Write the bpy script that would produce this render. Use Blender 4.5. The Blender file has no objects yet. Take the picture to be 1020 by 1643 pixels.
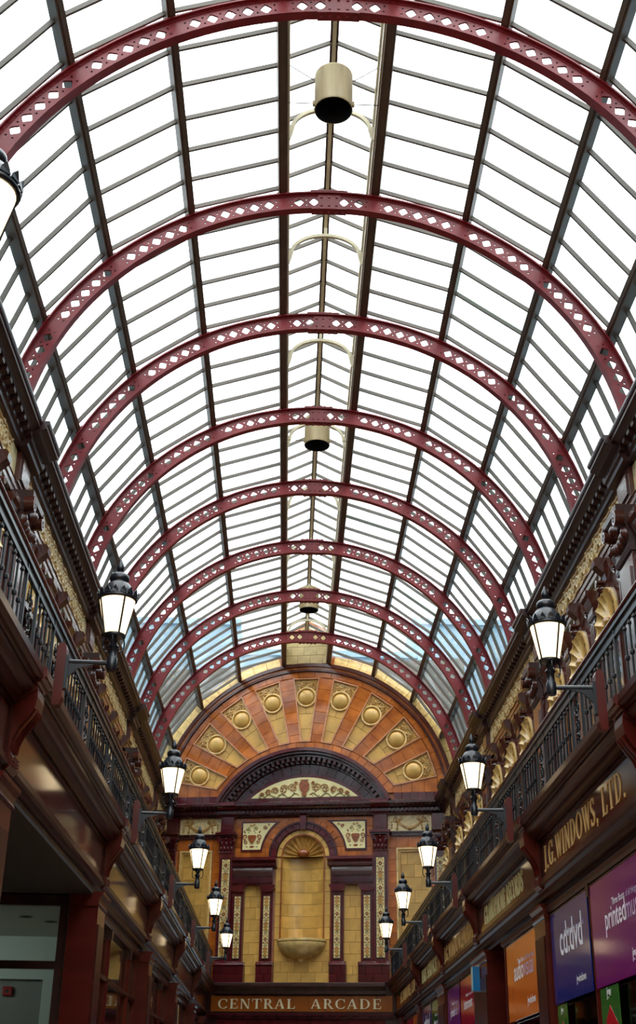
import bpy, bmesh, math, random
from mathutils import Matrix, Vector
from mathutils.geometry import tessellate_polygon
random.seed(7)
sc = bpy.context.scene
COL = sc.collection
PI = math.pi
R_ = math.radians

# ------------------------------------------------------------------ camera
CX, CY, F = 510.0, 821.5, 1984.0
VX, VY, ROLL = 456.1, 1782.9, 0.0239
CAM = Vector((-0.2917, 0.0, 1.6))
_d = Vector(((VX - CX) / F, (VY - CY) / F, 1)).normalized()
_u = Vector((math.sin(ROLL), -math.cos(ROLL), 0)); _u = (_u - _d * _u.dot(_d)).normalized()
_r = _d.cross(_u)
if _r.x < 0: _r = -_r
cam_d = bpy.data.cameras.new('camera'); cam = bpy.data.objects.new('camera', cam_d); COL.objects.link(cam)
cam_d.sensor_fit = 'HORIZONTAL'; cam_d.sensor_width = 36.0; cam_d.lens = F / 1020.0 * 36.0
cam_d.clip_end = 300; cam_d.clip_start = 0.05
right = Vector((_r.x, _d.x, _u.x)); down = Vector((_r.y, _d.y, _u.y)); fwd = Vector((_r.z, _d.z, _u.z))
M = Matrix((right, -down, -fwd)).transposed().to_4x4(); M.translation = CAM
cam.matrix_world = M
sc.camera = cam
def proj(x, y, z):
    v = Vector((x, y, z)) - CAM
    a, b, c = v.dot(right), v.dot(down), v.dot(fwd)
    if c < 0.2: return None
    return CX + F * a / c, CY + F * b / c

# ------------------------------------------------------------------ sky and exposure
sc.view_settings.view_transform = 'Standard'
sc.view_settings.look = 'None'
sc.view_settings.exposure = 0.0
sc.view_settings.gamma = 1.0
sc.view_settings.use_curve_mapping = False
SKY_STRENGTH = 7.0
w = bpy.data.worlds.new('overcast_sky'); sc.world = w; w.use_nodes = True
nt = w.node_tree; nt.nodes.clear()
tc = nt.nodes.new('ShaderNodeTexCoord'); sx = nt.nodes.new('ShaderNodeSeparateXYZ')
ramp = nt.nodes.new('ShaderNodeValToRGB'); bg = nt.nodes.new('ShaderNodeBackground'); wo = nt.nodes.new('ShaderNodeOutputWorld')
nt.links.new(tc.outputs['Generated'], sx.inputs[0]); nt.links.new(sx.outputs['Z'], ramp.inputs[0])
nt.links.new(ramp.outputs[0], bg.inputs[0]); nt.links.new(bg.outputs[0], wo.inputs[0])
cr = ramp.color_ramp
cr.elements[0].position = 0.0; cr.elements[0].color = (.24, .30, .33, 1)
cr.elements[1].position = 1.0; cr.elements[1].color = (1, 1, 1, 1)
e_ = cr.elements.new(0.5); e_.color = (.62, .665, .68, 1)
bg.inputs[1].default_value = SKY_STRENGTH

# ------------------------------------------------------------------ materials
def srgb(r, g, b):
    def c(x):
        x /= 255.0
        return x / 12.92 if x <= .04045 else ((x + .055) / 1.055) ** 2.4
    return (c(r), c(g), c(b))
MATS = {}
def mat(name, rgb, rough=.5, metal=0.0, noise=0.0, nscale=6.0, stretch=(1, 1, 1), rnd=0.0, bump=0.0, bscale=30.0, coat=0.0, spec=.5, emit=0.0, col2=None):
    m = bpy.data.materials.new(name); m.use_nodes = True; t = m.node_tree
    b = t.nodes['Principled BSDF']; c = srgb(*rgb)
    b.inputs['Roughness'].default_value = rough; b.inputs['Metallic'].default_value = metal
    b.inputs['Coat Weight'].default_value = coat; b.inputs['Coat Roughness'].default_value = .08
    b.inputs['Specular IOR Level'].default_value = spec
    b.inputs['Base Color'].default_value = (*c, 1)
    out = None
    if noise or bump:
        tx = t.nodes.new('ShaderNodeTexCoord'); mp = t.nodes.new('ShaderNodeMapping'); mp.inputs['Scale'].default_value = stretch
        t.links.new(tx.outputs['Object'], mp.inputs[0])
    if noise:
        n = t.nodes.new('ShaderNodeTexNoise'); n.inputs['Scale'].default_value = nscale; n.inputs['Detail'].default_value = 4
        t.links.new(mp.outputs[0], n.inputs['Vector'])
        mx = t.nodes.new('ShaderNodeMix'); mx.data_type = 'RGBA'
        c2 = srgb(*col2) if col2 else tuple(x * (1 - noise) for x in c)
        c1 = c if col2 else tuple(min(1, x * (1 + noise)) for x in c)
        mx.inputs[6].default_value = (*c1, 1); mx.inputs[7].default_value = (*c2, 1)
        rp = t.nodes.new('ShaderNodeMapRange'); rp.inputs[1].default_value = .3; rp.inputs[2].default_value = .7
        t.links.new(n.outputs['Fac'], rp.inputs[0]); t.links.new(rp.outputs[0], mx.inputs[0])
        out = mx.outputs[2]
    if rnd:
        oi = t.nodes.new('ShaderNodeObjectInfo'); hs = t.nodes.new('ShaderNodeHueSaturation')
        mr = t.nodes.new('ShaderNodeMapRange'); mr.inputs[3].default_value = 1 - rnd; mr.inputs[4].default_value = 1 + rnd
        t.links.new(oi.outputs['Random'], mr.inputs[0]); t.links.new(mr.outputs[0], hs.inputs['Value'])
        if out: t.links.new(out, hs.inputs['Color'])
        else: hs.inputs['Color'].default_value = (*c, 1)
        out = hs.outputs[0]
    if out: t.links.new(out, b.inputs['Base Color'])
    if bump:
        n2 = t.nodes.new('ShaderNodeTexNoise'); n2.inputs['Scale'].default_value = bscale
        t.links.new(mp.outputs[0], n2.inputs['Vector'])
        bp = t.nodes.new('ShaderNodeBump'); bp.inputs['Strength'].default_value = bump; bp.inputs['Distance'].default_value = .01
        t.links.new(n2.outputs['Fac'], bp.inputs['Height']); t.links.new(bp.outputs[0], b.inputs['Normal'])
    if emit:
        b.inputs['Emission Color'].default_value = (*c, 1); b.inputs['Emission Strength'].default_value = emit
    MATS[name] = m
    return m
red = mat('red_iron_paint', (132, 28, 33), .42, noise=.18, nscale=5, bump=.1)
brown = mat('brown_painted_steel', (96, 78, 62), .55, noise=.15, nscale=3)
barm = mat('glazing_bar_paint', (98, 88, 76), .5)
cream_iron = mat('cream_painted_iron', (205, 192, 158), .5, noise=.12)
ventm = mat('galvanised_cream_vent', (204, 186, 142), .55, noise=.25, nscale=5, stretch=(1, 1, .15), col2=(156, 134, 94))
ventin = mat('dark_drum_inside', (22, 22, 30), .8)  # even dark colour for the inside of the ventilator drums
wood = mat('varnished_mahogany', (56, 20, 15), .3, noise=.35, nscale=5, stretch=(1, .12, 1), spec=.13)
wood_red = mat('polished_red_mahogany', (78, 23, 17), .24, noise=.25, nscale=4, stretch=(1, .15, 1), spec=.4)
wood_dark = mat('dark_stained_oak', (54, 27, 23), .35, noise=.35, nscale=5, stretch=(1, .12, 1), coat=.15)
wood_up = mat('brown_glazed_terracotta', (80, 40, 31), .2, noise=.3, nscale=5, coat=.4)
plum = mat('plum_glazed_tile', (82, 22, 26), .16, noise=.3, nscale=4, rnd=.22, coat=.5)
plum_d = mat('dark_plum_glaze', (62, 18, 24), .2, noise=.3, nscale=5, rnd=.12, coat=.5)
orange = mat('orange_brown_glazed_tile', (200, 112, 38), .17, noise=.3, nscale=3, rnd=.16, coat=.35, col2=(150, 74, 24))
orange_m = mat('orange_glazed_moulding', (172, 92, 34), .22, noise=.3, nscale=6, coat=.3)
yellow = mat('mustard_glazed_tile', (208, 162, 82), .28, noise=.16, nscale=4, rnd=.16, coat=.15)
buff = mat('buff_glazed_relief', (224, 186, 116), .22, noise=.25, nscale=9, coat=.4)
bowl_m = mat('stone_buff_bowl_glaze', (208, 178, 112), .25, noise=.25, nscale=7, coat=.3)
gable_m = mat('weathered_buff_gable', (184, 160, 108), .4, noise=.2, nscale=4, rnd=.08)
pinkm = mat('rose_buff_moulding', (196, 134, 92), .22, noise=.2, nscale=8, coat=.4)
cream_t = mat('cream_glazed_tile', (238, 222, 160), .18, noise=.06, coat=.4)
frieze_m = mat('cream_frieze_faience', (224, 200, 146), .3, noise=.25, nscale=10, coat=.3)
orn_b = mat('russet_ornament', (146, 76, 34), .25, noise=.35, nscale=12, coat=.3)
orn_g = mat('olive_ornament', (120, 104, 52), .3, noise=.3, nscale=12)
orn_c = mat('ochre_ornament', (176, 130, 62), .28, noise=.3, nscale=12, coat=.3)
iron = mat('black_iron', (24, 29, 36), .3, noise=.2, nscale=9, coat=.1, spec=.45)
iron_r = mat('blue_black_railing_iron', (26, 31, 36), .3, noise=.25, nscale=9, spec=.4)
gilt = mat('gilt_lettering', (226, 186, 116), .35, noise=.1)
cream_l = mat('pale_cream_lettering', (226, 214, 170), .35)
olive_l = mat('pale_olive_lettering', (216, 206, 146), .4)
fascia_m = mat('glossy_brown_fascia_glass', (74, 26, 18), .12, noise=.12, nscale=2, coat=.0, spec=.28)
signtile = mat('sign_amber_tile', (146, 78, 26), .22, rnd=.12, coat=.2)
slab = mat('balcony_concrete', (60, 52, 46), .8)
pale_wall = mat('pale_grey_green_plaster', (176, 188, 180), .7)
dim_wall = mat('grey_plaster', (120, 122, 116), .8)
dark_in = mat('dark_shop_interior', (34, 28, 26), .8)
floor_m = mat('mosaic_floor', (150, 120, 96), .35, noise=.3, nscale=14)
outer_m = mat('pale_blue_grey_render', (156, 180, 192), .8, noise=.08, nscale=.5)
slate_m = mat('blue_slate', (134, 154, 166), .6, noise=.1, nscale=2)
redbox = mat('red_plastic', (150, 24, 28), .4)
white_p = mat('white_print', (238, 236, 238), .5)
tint_p = mat('pale_print', (196, 178, 206), .5)
def poster_mat(n, rgb): return mat(n, rgb, .12, noise=.05, nscale=2, coat=.4)
pm_purple = poster_mat('purple_poster', (122, 12, 110)); pm_navy = poster_mat('navy_poster', (30, 44, 122))
pm_orange = poster_mat('orange_poster', (226, 112, 36)); pm_red = poster_mat('crimson_poster', (176, 24, 52))
pm_violet = poster_mat('violet_poster', (128, 48, 132)); pm_green = poster_mat('green_poster', (16, 104, 52))
pm_slate = poster_mat('slate_violet_poster', (74, 66, 120)); pm_lime = poster_mat('leaf_green_card', (52, 110, 44))
pm_sale = poster_mat('sale_red_card', (196, 30, 40)); pm_blue = poster_mat('sky_blue_box', (26, 118, 178)); pm_pale = poster_mat('pale_blue_side', (150, 206, 226))
pm_teal = poster_mat('teal_panel', (22, 92, 110))

def glass_mat(name, tint, tint2, frac, dirt, ior=1.5):
    m = bpy.data.materials.new(name); m.use_nodes = True; t = m.node_tree; t.nodes.clear()
    o = t.nodes.new('ShaderNodeOutputMaterial'); tr = t.nodes.new('ShaderNodeBsdfTransparent'); gl = t.nodes.new('ShaderNodeBsdfGlossy')
    gl.inputs['Roughness'].default_value = .03
    fr = t.nodes.new('ShaderNodeLayerWeight'); pw = t.nodes.new('ShaderNodeMath'); pw.operation = 'POWER'; pw.inputs[1].default_value = 5.0
    sc_ = t.nodes.new('ShaderNodeMath'); sc_.operation = 'MULTIPLY_ADD'; f0 = ((ior - 1) / (ior + 1)) ** 2
    sc_.inputs[1].default_value = 1 - f0; sc_.inputs[2].default_value = f0; fr.inputs[0].default_value = .5
    t.links.new(fr.outputs['Facing'], pw.inputs[0]); t.links.new(pw.outputs[0], sc_.inputs[0])
    mix = t.nodes.new('ShaderNodeMixShader')
    t.links.new(sc_.outputs[0], mix.inputs[0])
    oi = t.nodes.new('ShaderNodeObjectInfo'); gt = t.nodes.new('ShaderNodeMath'); gt.operation = 'LESS_THAN'; gt.inputs[1].default_value = frac
    t.links.new(oi.outputs['Random'], gt.inputs[0])
    cm = t.nodes.new('ShaderNodeMix'); cm.data_type = 'RGBA'; cm.inputs[6].default_value = (*tint, 1); cm.inputs[7].default_value = (*tint2, 1)
    t.links.new(gt.outputs[0], cm.inputs[0]); t.links.new(cm.outputs[2], tr.inputs[0])
    base = tr.outputs[0]
    if dirt:
        tx = t.nodes.new('ShaderNodeTexCoord'); n = t.nodes.new('ShaderNodeTexNoise'); n.inputs['Scale'].default_value = 1.6; n.inputs['Detail'].default_value = 3
        t.links.new(tx.outputs['Object'], n.inputs['Vector'])
        mr = t.nodes.new('ShaderNodeMapRange'); mr.inputs[1].default_value = .5; mr.inputs[2].default_value = .8; mr.inputs[4].default_value = dirt
        t.links.new(n.outputs['Fac'], mr.inputs[0])
        tl = t.nodes.new('ShaderNodeBsdfTranslucent'); tl.inputs[0].default_value = (.7, .75, .76, 1)
        m2 = t.nodes.new('ShaderNodeMixShader'); t.links.new(mr.outputs[0], m2.inputs[0]); t.links.new(tr.outputs[0], m2.inputs[1]); t.links.new(tl.outputs[0], m2.inputs[2])
        base = m2.outputs[0]
    t.links.new(base, mix.inputs[1]); t.links.new(gl.outputs[0], mix.inputs[2]); t.links.new(mix.outputs[0], o.inputs[0])
    return m
roof_glass = glass_mat('roof_glass', (.95, .975, .985), (.80, .88, .86), .025, .2)
shop_glass = glass_mat('shop_window_glass', (.82, .85, .85), (.82, .85, .85), 0, 0, 1.55)
m = bpy.data.materials.new('lit_opal_glass'); m.use_nodes = True
b = m.node_tree.nodes['Principled BSDF']; b.inputs['Base Color'].default_value = (.9, .82, .66, 1); b.inputs['Roughness'].default_value = .3
b.inputs['Emission Color'].default_value = (1, .75, .42, 1); b.inputs['Emission Strength'].default_value = 2.4
lamp_glass = m

# ------------------------------------------------------------------ mesh helpers
class MB:
    def __init__(s): s.v = []; s.f = []; s.m = []
    def add(s, verts, faces, mi=0):
        o = len(s.v); s.v += [tuple(p) for p in verts]
        for f in faces: s.f.append(tuple(i + o for i in f)); s.m.append(mi)
        return s
    def box(s, x0, x1, y0, y1, z0, z1, mi=0):
        return s.add([(x0, y0, z0), (x1, y0, z0), (x1, y1, z0), (x0, y1, z0), (x0, y0, z1), (x1, y0, z1), (x1, y1, z1), (x0, y1, z1)],
                     [(0, 3, 2, 1), (4, 5, 6, 7), (0, 1, 5, 4), (1, 2, 6, 5), (2, 3, 7, 6), (3, 0, 4, 7)], mi)
    def loft(s, A, B, mi=0, caps=True):
        n = len(A); fs = [(i, (i + 1) % n, n + (i + 1) % n, n + i) for i in range(n)]
        if caps: fs += [tuple(range(n))[::-1], tuple(range(n, 2 * n))]
        return s.add(list(A) + list(B), fs, mi)
    def ex_y(s, poly, y0, y1, mi=0):                       # poly in (x, z)
        g = lambda y, x: y(x) if callable(y) else y
        return s.loft([(x, g(y0, x), z) for x, z in poly], [(x, g(y1, x), z) for x, z in poly], mi)
    def ex_x(s, poly, x0, x1, mi=0):                       # poly in (y, z)
        return s.loft([(x0, y, z) for y, z in poly], [(x1, y, z) for y, z in poly], mi)
    def ex_z(s, poly, z0, z1, mi=0):
        return s.loft([(x, y, z0) for x, y in poly], [(x, y, z1) for x, y in poly], mi)
    def pillow(s, poly, yb, yf, inset=.004, mi=0):         # tile: poly in (x, z), front face slightly inset
        cx = sum(p[0] for p in poly) / len(poly); cz = sum(p[1] for p in poly) / len(poly)
        def sh(p):
            dx, dz = cx - p[0], cz - p[1]; L = math.hypot(dx, dz) or 1
            k = min(.4, inset / L * 1.3); return (p[0] + dx * k, p[1] + dz * k)
        q = [sh(p) for p in poly]; ym = yf + min((yb - yf) * .25, .005)
        n = len(poly)
        vs = [(x, yb, z) for x, z in poly] + [(x, ym, z) for x, z in poly] + [(x, yf, z) for x, z in q]
        fs = [(i, (i + 1) % n, n + (i + 1) % n, n + i) for i in range(n)] + [(n + i, n + (i + 1) % n, 2 * n + (i + 1) % n, 2 * n + i) for i in range(n)]
        fs.append(tuple(range(2 * n, 3 * n)))
        return s.add(vs, fs, mi)
    def tube(s, pts, r, n=6, mi=0, closed=False):
        P = [Vector(p) for p in pts]; k = len(P); rings = []
        ref = Vector((.31, .17, .93))
        for i, p in enumerate(P):
            a = P[(i - 1) % k] if closed or i > 0 else p; c = P[(i + 1) % k] if closed or i < k - 1 else p
            tdir = (c - a).normalized()
            e1 = tdir.cross(ref)
            if e1.length < .05: e1 = tdir.cross(Vector((1, 0, 0)))
            e1.normalize(); e2 = tdir.cross(e1)
            rr = r[i] if isinstance(r, (list, tuple)) else r
            rings.append([p + e1 * (rr * math.cos(2 * PI * j / n)) + e2 * (rr * math.sin(2 * PI * j / n)) for j in range(n)])
        vs = [v for ring in rings for v in ring]; fs = []
        for i in range(k if closed else k - 1):
            i2 = (i + 1) % k
            for j in range(n): fs.append((i * n + j, i * n + (j + 1) % n, i2 * n + (j + 1) % n, i2 * n + j))
        if not closed: fs += [tuple(range(n))[::-1], tuple((k - 1) * n + j for j in range(n))]
        return s.add(vs, fs, mi)
    def lathe(s, prof, n=16, c=(0, 0), a0=0.0, a1=2 * PI, mi=0, sx=1.0, sy=1.0):
        full = abs(a1 - a0 - 2 * PI) < 1e-6; k = n if full else n + 1
        vs = []; fs = []
        for i in range(k):
            a = a0 + (a1 - a0) * i / n
            for r, z in prof: vs.append((c[0] + sx * r * math.cos(a), c[1] + sy * r * math.sin(a), z))
        L = len(prof)
        for i in range(n):
            i2 = (i + 1) % k
            for j in range(L - 1): fs.append((i * L + j, i2 * L + j, i2 * L + j + 1, i * L + j + 1))
        return s.add(vs, fs, mi)
    def ribbon(s, pts, wd, y0, y1, mi=0):                  # flat raised band along a path in (x, z)
        n = len(pts); L = []; Rr = []
        for i in range(n):
            a = pts[max(0, i - 1)]; c = pts[min(n - 1, i + 1)]
            dx, dz = c[0] - a[0], c[1] - a[1]; l = math.hypot(dx, dz) or 1
            ww = (wd[i] if isinstance(wd, (list, tuple)) else wd) / 2
            L.append((pts[i][0] - dz / l * ww, pts[i][1] + dx / l * ww)); Rr.append((pts[i][0] + dz / l * ww, pts[i][1] - dx / l * ww))
        vs = []
        for i in range(n): vs += [(L[i][0], y0, L[i][1]), (Rr[i][0], y0, Rr[i][1]), (Rr[i][0], y1, Rr[i][1]), (L[i][0], y1, L[i][1])]
        fs = []
        for i in range(n - 1):
            for j in range(4): fs.append((4 * i + j, 4 * i + (j + 1) % 4, 4 * i + 4 + (j + 1) % 4, 4 * i + 4 + j))
        fs += [(0, 1, 2, 3), (4 * n - 4, 4 * n - 1, 4 * n - 2, 4 * n - 3)]
        return s.add(vs, fs, mi)
    def blob(s, cx, cz, rx, rz, y, h, rot=0.0, mi=0, n=7):  # low dome leaf or boss on a wall face
        vs = [(cx, y - h, cz)]; fs = []
        ca, sa = math.cos(rot), math.sin(rot)
        for k, (f, hh) in enumerate(((.6, .75), (1, 0))):
            for i in range(n):
                a = 2 * PI * i / n; x, z = rx * f * math.cos(a), rz * f * math.sin(a)
                vs.append((cx + x * ca - z * sa, y - h * hh, cz + x * sa + z * ca))
        for i in range(n):
            j = (i + 1) % n; fs.append((0, 1 + i, 1 + j)); fs.append((1 + i, 1 + n + i, 1 + n + j, 1 + j))
        return s.add(vs, fs, mi)
    def spiral(s, cx, cz, r, turns, a0, dr, wd, y0, y1, mi=0, n=14):
        pts = []; ws = []
        for i in range(n + 1):
            t = i / n; a = a0 + dr * 2 * PI * turns * t; rr = r * (1 - .86 * t)
            pts.append((cx + rr * math.cos(a), cz + rr * math.sin(a))); ws.append(wd * (1 - .4 * t))
        return s.ribbon(pts, ws, y0, y1, mi)
    def mesh(s, name, mats, smooth=0):
        me = bpy.data.meshes.new(name); me.from_pydata(s.v, [], s.f)
        for m_ in (mats if isinstance(mats, (list, tuple)) else [mats]): me.materials.append(m_)
        if any(s.m): me.polygons.foreach_set('material_index', s.m)
        bm = bmesh.new(); bm.from_mesh(me); bmesh.ops.recalc_face_normals(bm, faces=bm.faces); bm.to_mesh(me); bm.free()
        if smooth:
            me.polygons.foreach_set('use_smooth', [True] * len(me.polygons)); me.set_sharp_from_angle(angle=R_(smooth))
        me.update(); return me
    def build(s, name, mats, parent=None, loc=(0, 0, 0), rz=0.0, smooth=0):
        return put(s.mesh(name, mats, smooth), name, parent, loc, rz)
def put(me, name, parent=None, loc=(0, 0, 0), rz=0.0, kind=None):
    o = bpy.data.objects.new(name, me); COL.objects.link(o)
    o.location = loc
    if rz: o.rotation_euler = (0, 0, rz)
    if parent: o.parent = parent
    if kind: o['kind'] = kind
    return o
def empty(name, loc=(0, 0, 0), rz=0.0, parent=None):
    o = bpy.data.objects.new(name, None); COL.objects.link(o); o.location = loc; o.rotation_euler = (0, 0, rz); o.empty_display_size = .1
    if parent: o.parent = parent
    return o
def tag(o, label, cat, group=None):
    o['label'] = label; o['category'] = cat
    if group: o['group'] = group
    return o
def struct(o): o['kind'] = 'structure'; return o
def arc(cx, cz, r, a0, a1, n): return [(cx + r * math.sin(a0 + (a1 - a0) * i / n), cz + r * math.cos(a0 + (a1 - a0) * i / n)) for i in range(n + 1)]
def ringpoly(cx, cz, r0, r1, a0, a1, n): return arc(cx, cz, r1, a0, a1, n) + arc(cx, cz, r0, a1, a0, n)
def ring(mb, cx, cz, r0, r1, a0, a1, n, y0, y1, mi=0):
    for i in range(n):
        b0 = a0 + (a1 - a0) * i / n; b1 = a0 + (a1 - a0) * (i + 1) / n
        P = [(r0, b0), (r1, b0), (r1, b1), (r0, b1)]
        mb.ex_y([(cx + r * math.sin(a), cz + r * math.cos(a)) for r, a in P], y0, y1, mi)
def clip_poly(P, a, b, c):                                  # keep a*x+b*z<=c
    out = []
    for i in range(len(P)):
        p, q = P[i], P[(i + 1) % len(P)]; dp = a * p[0] + b * p[1] - c; dq = a * q[0] + b * q[1] - c
        if dp <= 0: out.append(p)
        if dp * dq < 0: t = dp / (dp - dq); out.append((p[0] + t * (q[0] - p[0]), p[1] + t * (q[1] - p[1])))
    return out
def area(P): return abs(sum(P[i][0] * P[(i + 1) % len(P)][1] - P[(i + 1) % len(P)][0] * P[i][1] for i in range(len(P)))) / 2
def tiles(parent, name, rect, tw, th, yb, yf, m_, gap=.004, clip=None, bond=.5, hole=None):
    u0, u1, z0, z1 = rect; nr = max(1, round((z1 - z0) / th)); hh = (z1 - z0) / nr; cache = {}
    for r in range(nr):
        za, zb = z0 + r * hh, z0 + (r + 1) * hh
        us = [u0]; u = u0 + tw * (bond if r % 2 else 1.0)
        while u < u1 - tw * .3: us.append(u); u += tw
        us.append(u1)
        for a, c in zip(us, us[1:]):
            P = [(a + gap / 2, za + gap / 2), (c - gap / 2, za + gap / 2), (c - gap / 2, zb - gap / 2), (a + gap / 2, zb - gap / 2)]
            if clip: P = clip(P)
            if len(P) < 3 or area(P) < .0015: continue
            key = None
            if not clip:
                key = (round(c - a, 4), round(hh, 4))
                if key not in cache: cache[key] = MB().pillow([(x - a, z - za) for x, z in P], yb, yf).mesh(name, m_)
                put(cache[key], name, parent, (a, 0, za))
            else:
                cx = sum(p[0] for p in P) / len(P); cz = sum(p[1] for p in P) / len(P)
                put(MB().pillow([(x - cx, z - cz) for x, z in P], yb, yf).mesh(name, m_), name, parent, (cx, 0, cz))

TXT = {}
def _bake(body, bold):
    c = bpy.data.curves.new('lettering', 'FONT'); c.body = body; c.size = 1.0; c.offset = bold; c.resolution_u = 3
    o = bpy.data.objects.new('tmp', c); COL.objects.link(o)
    me = bpy.data.meshes.new_from_object(o.evaluated_get(bpy.context.evaluated_depsgraph_get())); bpy.data.objects.remove(o); bpy.data.curves.remove(c)
    TXT[(body, bold)] = me
for _t in [(w_, b_) for w_ in ('printed', 'cd:dvd', 'audio', 'instrument', 'instru') for b_ in (0.0, .012)] + [(w_, 0.0) for w_ in ('music', 'visual', 's', 'ments', 'of all things musical')] + [('Three floors', .01)] + [(w_, .02) for w_ in ('jgwindows', 'SALE', 'MUSIC', 'jgw')]: _bake(*_t)
def text_mesh(body, mt, bold=0.0):
    me = TXT[(body, bold)].copy(); me.name = 'lettering'; me.materials.clear(); me.materials.append(mt); return me

# ================================================================== THE ROOF
ZS, RI, RO = 8.4, 3.52, 3.79
YR = [9.368, 12.485, 15.17, 17.875, 20.525, 23.21, 25.88, 28.578]
WSL = 0.19
def yend(x): return 31.1 - WSL * x
YNEAR = 1.2
PA = [9, 27, 45, 63, 81]
RG = 3.94
roof = struct(empty('ceiling', (0, 0, ZS)))
# purlins
for sgn in (-1, 1):
    for a in PA:
        th = R_(a) * sgn; ca, sa = math.cos(th), math.sin(th)
        def P(t, r): return (r * sa + t * ca, r * ca - t * sa)
        mb = MB(); hw = .046
        mb.ex_y([P(-hw, RO + .02), P(hw, RO + .02), P(hw, RG + .03), P(-hw, RG + .03)], YNEAR, yend)
        mb.ex_y([P(-.02, RO + .008), P(.02, RO + .008), P(.02, RO + .02), P(-.02, RO + .02)], YNEAR, yend)
        mb.build('purlin', brown, roof)
# glazing rows
rows = []
bays = [YR[0] - 2.69 * 3, YR[0] - 2.69 * 2, YR[0] - 2.69] + YR
for i in range(len(bays) - 1):
    n = 6 if i == 3 else 5
    for k in range(n): rows.append(bays[i] + (bays[i + 1] - bays[i]) * k / n)
y = YR[-1]
while y < 32.2: rows.append(y); y += .535
rows = [r for r in rows if r >= YNEAR]
Z1L, Z2L, XL = 12.92 - ZS, 13.22 - ZS, .535
strips = []
for sgn in (-1, 1):
    for a, c in zip(PA, PA[1:]):
        strips.append([(RG * math.sin(R_(q) * sgn), RG * math.cos(R_(q))) for q in (a, c)])
    strips.append([(0.0, Z2L), (sgn * (XL + .12), Z1L - .03)])
def on_wall_y(p, y): return min(y, yend(p[0]) - .01)
cand = []
for si, (p, q) in enumerate(strips):
    for ri in range(len(rows)):
        y0 = rows[ri]; y1 = rows[ri + 1] if ri + 1 < len(rows) else 32.4
        if y0 > min(yend(p[0]), yend(q[0])) - .12: continue
        ya, yb = on_wall_y(p, y1), on_wall_y(q, y1)
        c4 = [(p[0], y0, p[1]), (q[0], y0, q[1]), (q[0], yb, q[1]), (p[0], ya, p[1])]
        pr = [proj(x, yy, z + ZS) for x, yy, z in c4]
        sz = 0
        if all(pr):
            cl = [(min(1040, max(-20, a_)), min(1660, max(-20, b_))) for a_, b_ in pr]; sz = area(cl)
        cand.append((sz, si, c4))
cand.sort(key=lambda t: -t[0])
bulkP, bulkB = MB(), MB()
def pane_geo(mb, c4, off):
    n = Vector((c4[1][0] - c4[0][0], 0, c4[1][2] - c4[0][2])); nn = Vector((-n.z, 0, n.x)).normalized()
    if nn.z < 0: nn = -nn
    up = [(x + nn.x * .006, yy - off[1], z + nn.z * .006) for x, yy, z in c4]; lo = [(x, yy - off[1], z) for x, yy, z in c4]
    mb.loft(lo, up)
def bar_geo(mb, c4, off):
    (x0, y0, z0), (x1, _, z1) = c4[0], c4[1]
    n = Vector((x1 - x0, 0, z1 - z0)); nn = Vector((-n.z, 0, n.x)).normalized()
    if nn.z < 0: nn = -nn
    h = .045; w2 = .014
    A = [(x0 + nn.x * s_, y0 + e - off[1], z0 + nn.z * s_) for s_, e in ((.012, -w2), (.012, w2), (-h, w2), (-h, -w2))]
    B = [(x1 + nn.x * s_, y0 + e - off[1], z1 + nn.z * s_) for s_, e in ((.012, -w2), (.012, w2), (-h, w2), (-h, -w2))]
    mb.loft(A, B)
pc, bc = {}, {}
for i, (sz, si, c4) in enumerate(cand):
    dy = tuple(round(c4[k][1] - c4[0][1], 3) for k in (2, 3))
    if i < 300 and sz > 60:
        key = (si, dy)
        if key not in pc:
            mb = MB(); pane_geo(mb, c4, (0, c4[0][1])); pc[key] = mb.mesh('pane', roof_glass)
            if si not in bc: mb = MB(); bar_geo(mb, c4, (0, c4[0][1])); bc[si] = mb.mesh('glazing_bar', barm)
        put(pc[key], 'pane', roof, (0, c4[0][1], 0))
        put(bc[si], 'glazing_bar', roof, (0, c4[0][1], 0))
    else:
        pane_geo(bulkP, c4, (0, 0)); bar_geo(bulkB, c4, (0, 0))
o = bulkP.build('outer_panes', roof_glass, roof); o['kind'] = 'stuff'
o = bulkB.build('outer_glazing_bars', barm, roof); o['kind'] = 'stuff'
# lantern curbs, eaves, posts and ridge
for sgn in (-1, 1):
    mb = MB(); x0, x1 = sgn * (XL + .0), sgn * (XL + .07)
    mb.ex_y([(x0, RO * math.cos(R_(9)) + .05), (x1, RO * math.cos(R_(9)) + .05), (x1, 4.28), (x0, 4.28)], YNEAR, yend)
    mb.build('lantern_curb', brown, roof)
    mb = MB(); mb.ex_y([(x0 - sgn * .015, Z1L - .09), (x1, Z1L - .09), (x1, Z1L), (x0 - sgn * .015, Z1L)], YNEAR, yend)
    mb.build('lantern_eaves', cream_iron, roof)
    mb = MB(); mb.ex_y([(x0 - sgn * .02, 3.86), (x0, 3.86), (x0, 3.92), (x0 - sgn * .02, 3.92)], YNEAR, yend)
    mb.build('curb_bead', cream_iron, roof)
    post = MB().box(-.02, .02, -.02, .02, 0, Z1L - .09 - 4.28).mesh('lantern_post', cream_iron)
    for yy in YR: put(post, 'lantern_post', roof, (sgn * (XL + .04), yy + 1.75, 4.28))
    mb = MB(); mb.ex_y([(x0 + sgn * .035, 4.28), (x0 + sgn * .041, 4.28), (x0 + sgn * .041, Z1L - .09), (x0 + sgn * .035, Z1L - .09)], YNEAR, yend)
    mb.build('lantern_side_glass', roof_glass, roof)
mb = MB(); mb.ex_y([(-.05, Z2L - .05), (.05, Z2L - .05), (.05, Z2L + .06), (-.05, Z2L + .06)], YNEAR, yend); mb.build('ridge_beam', wood_dark, roof)
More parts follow.
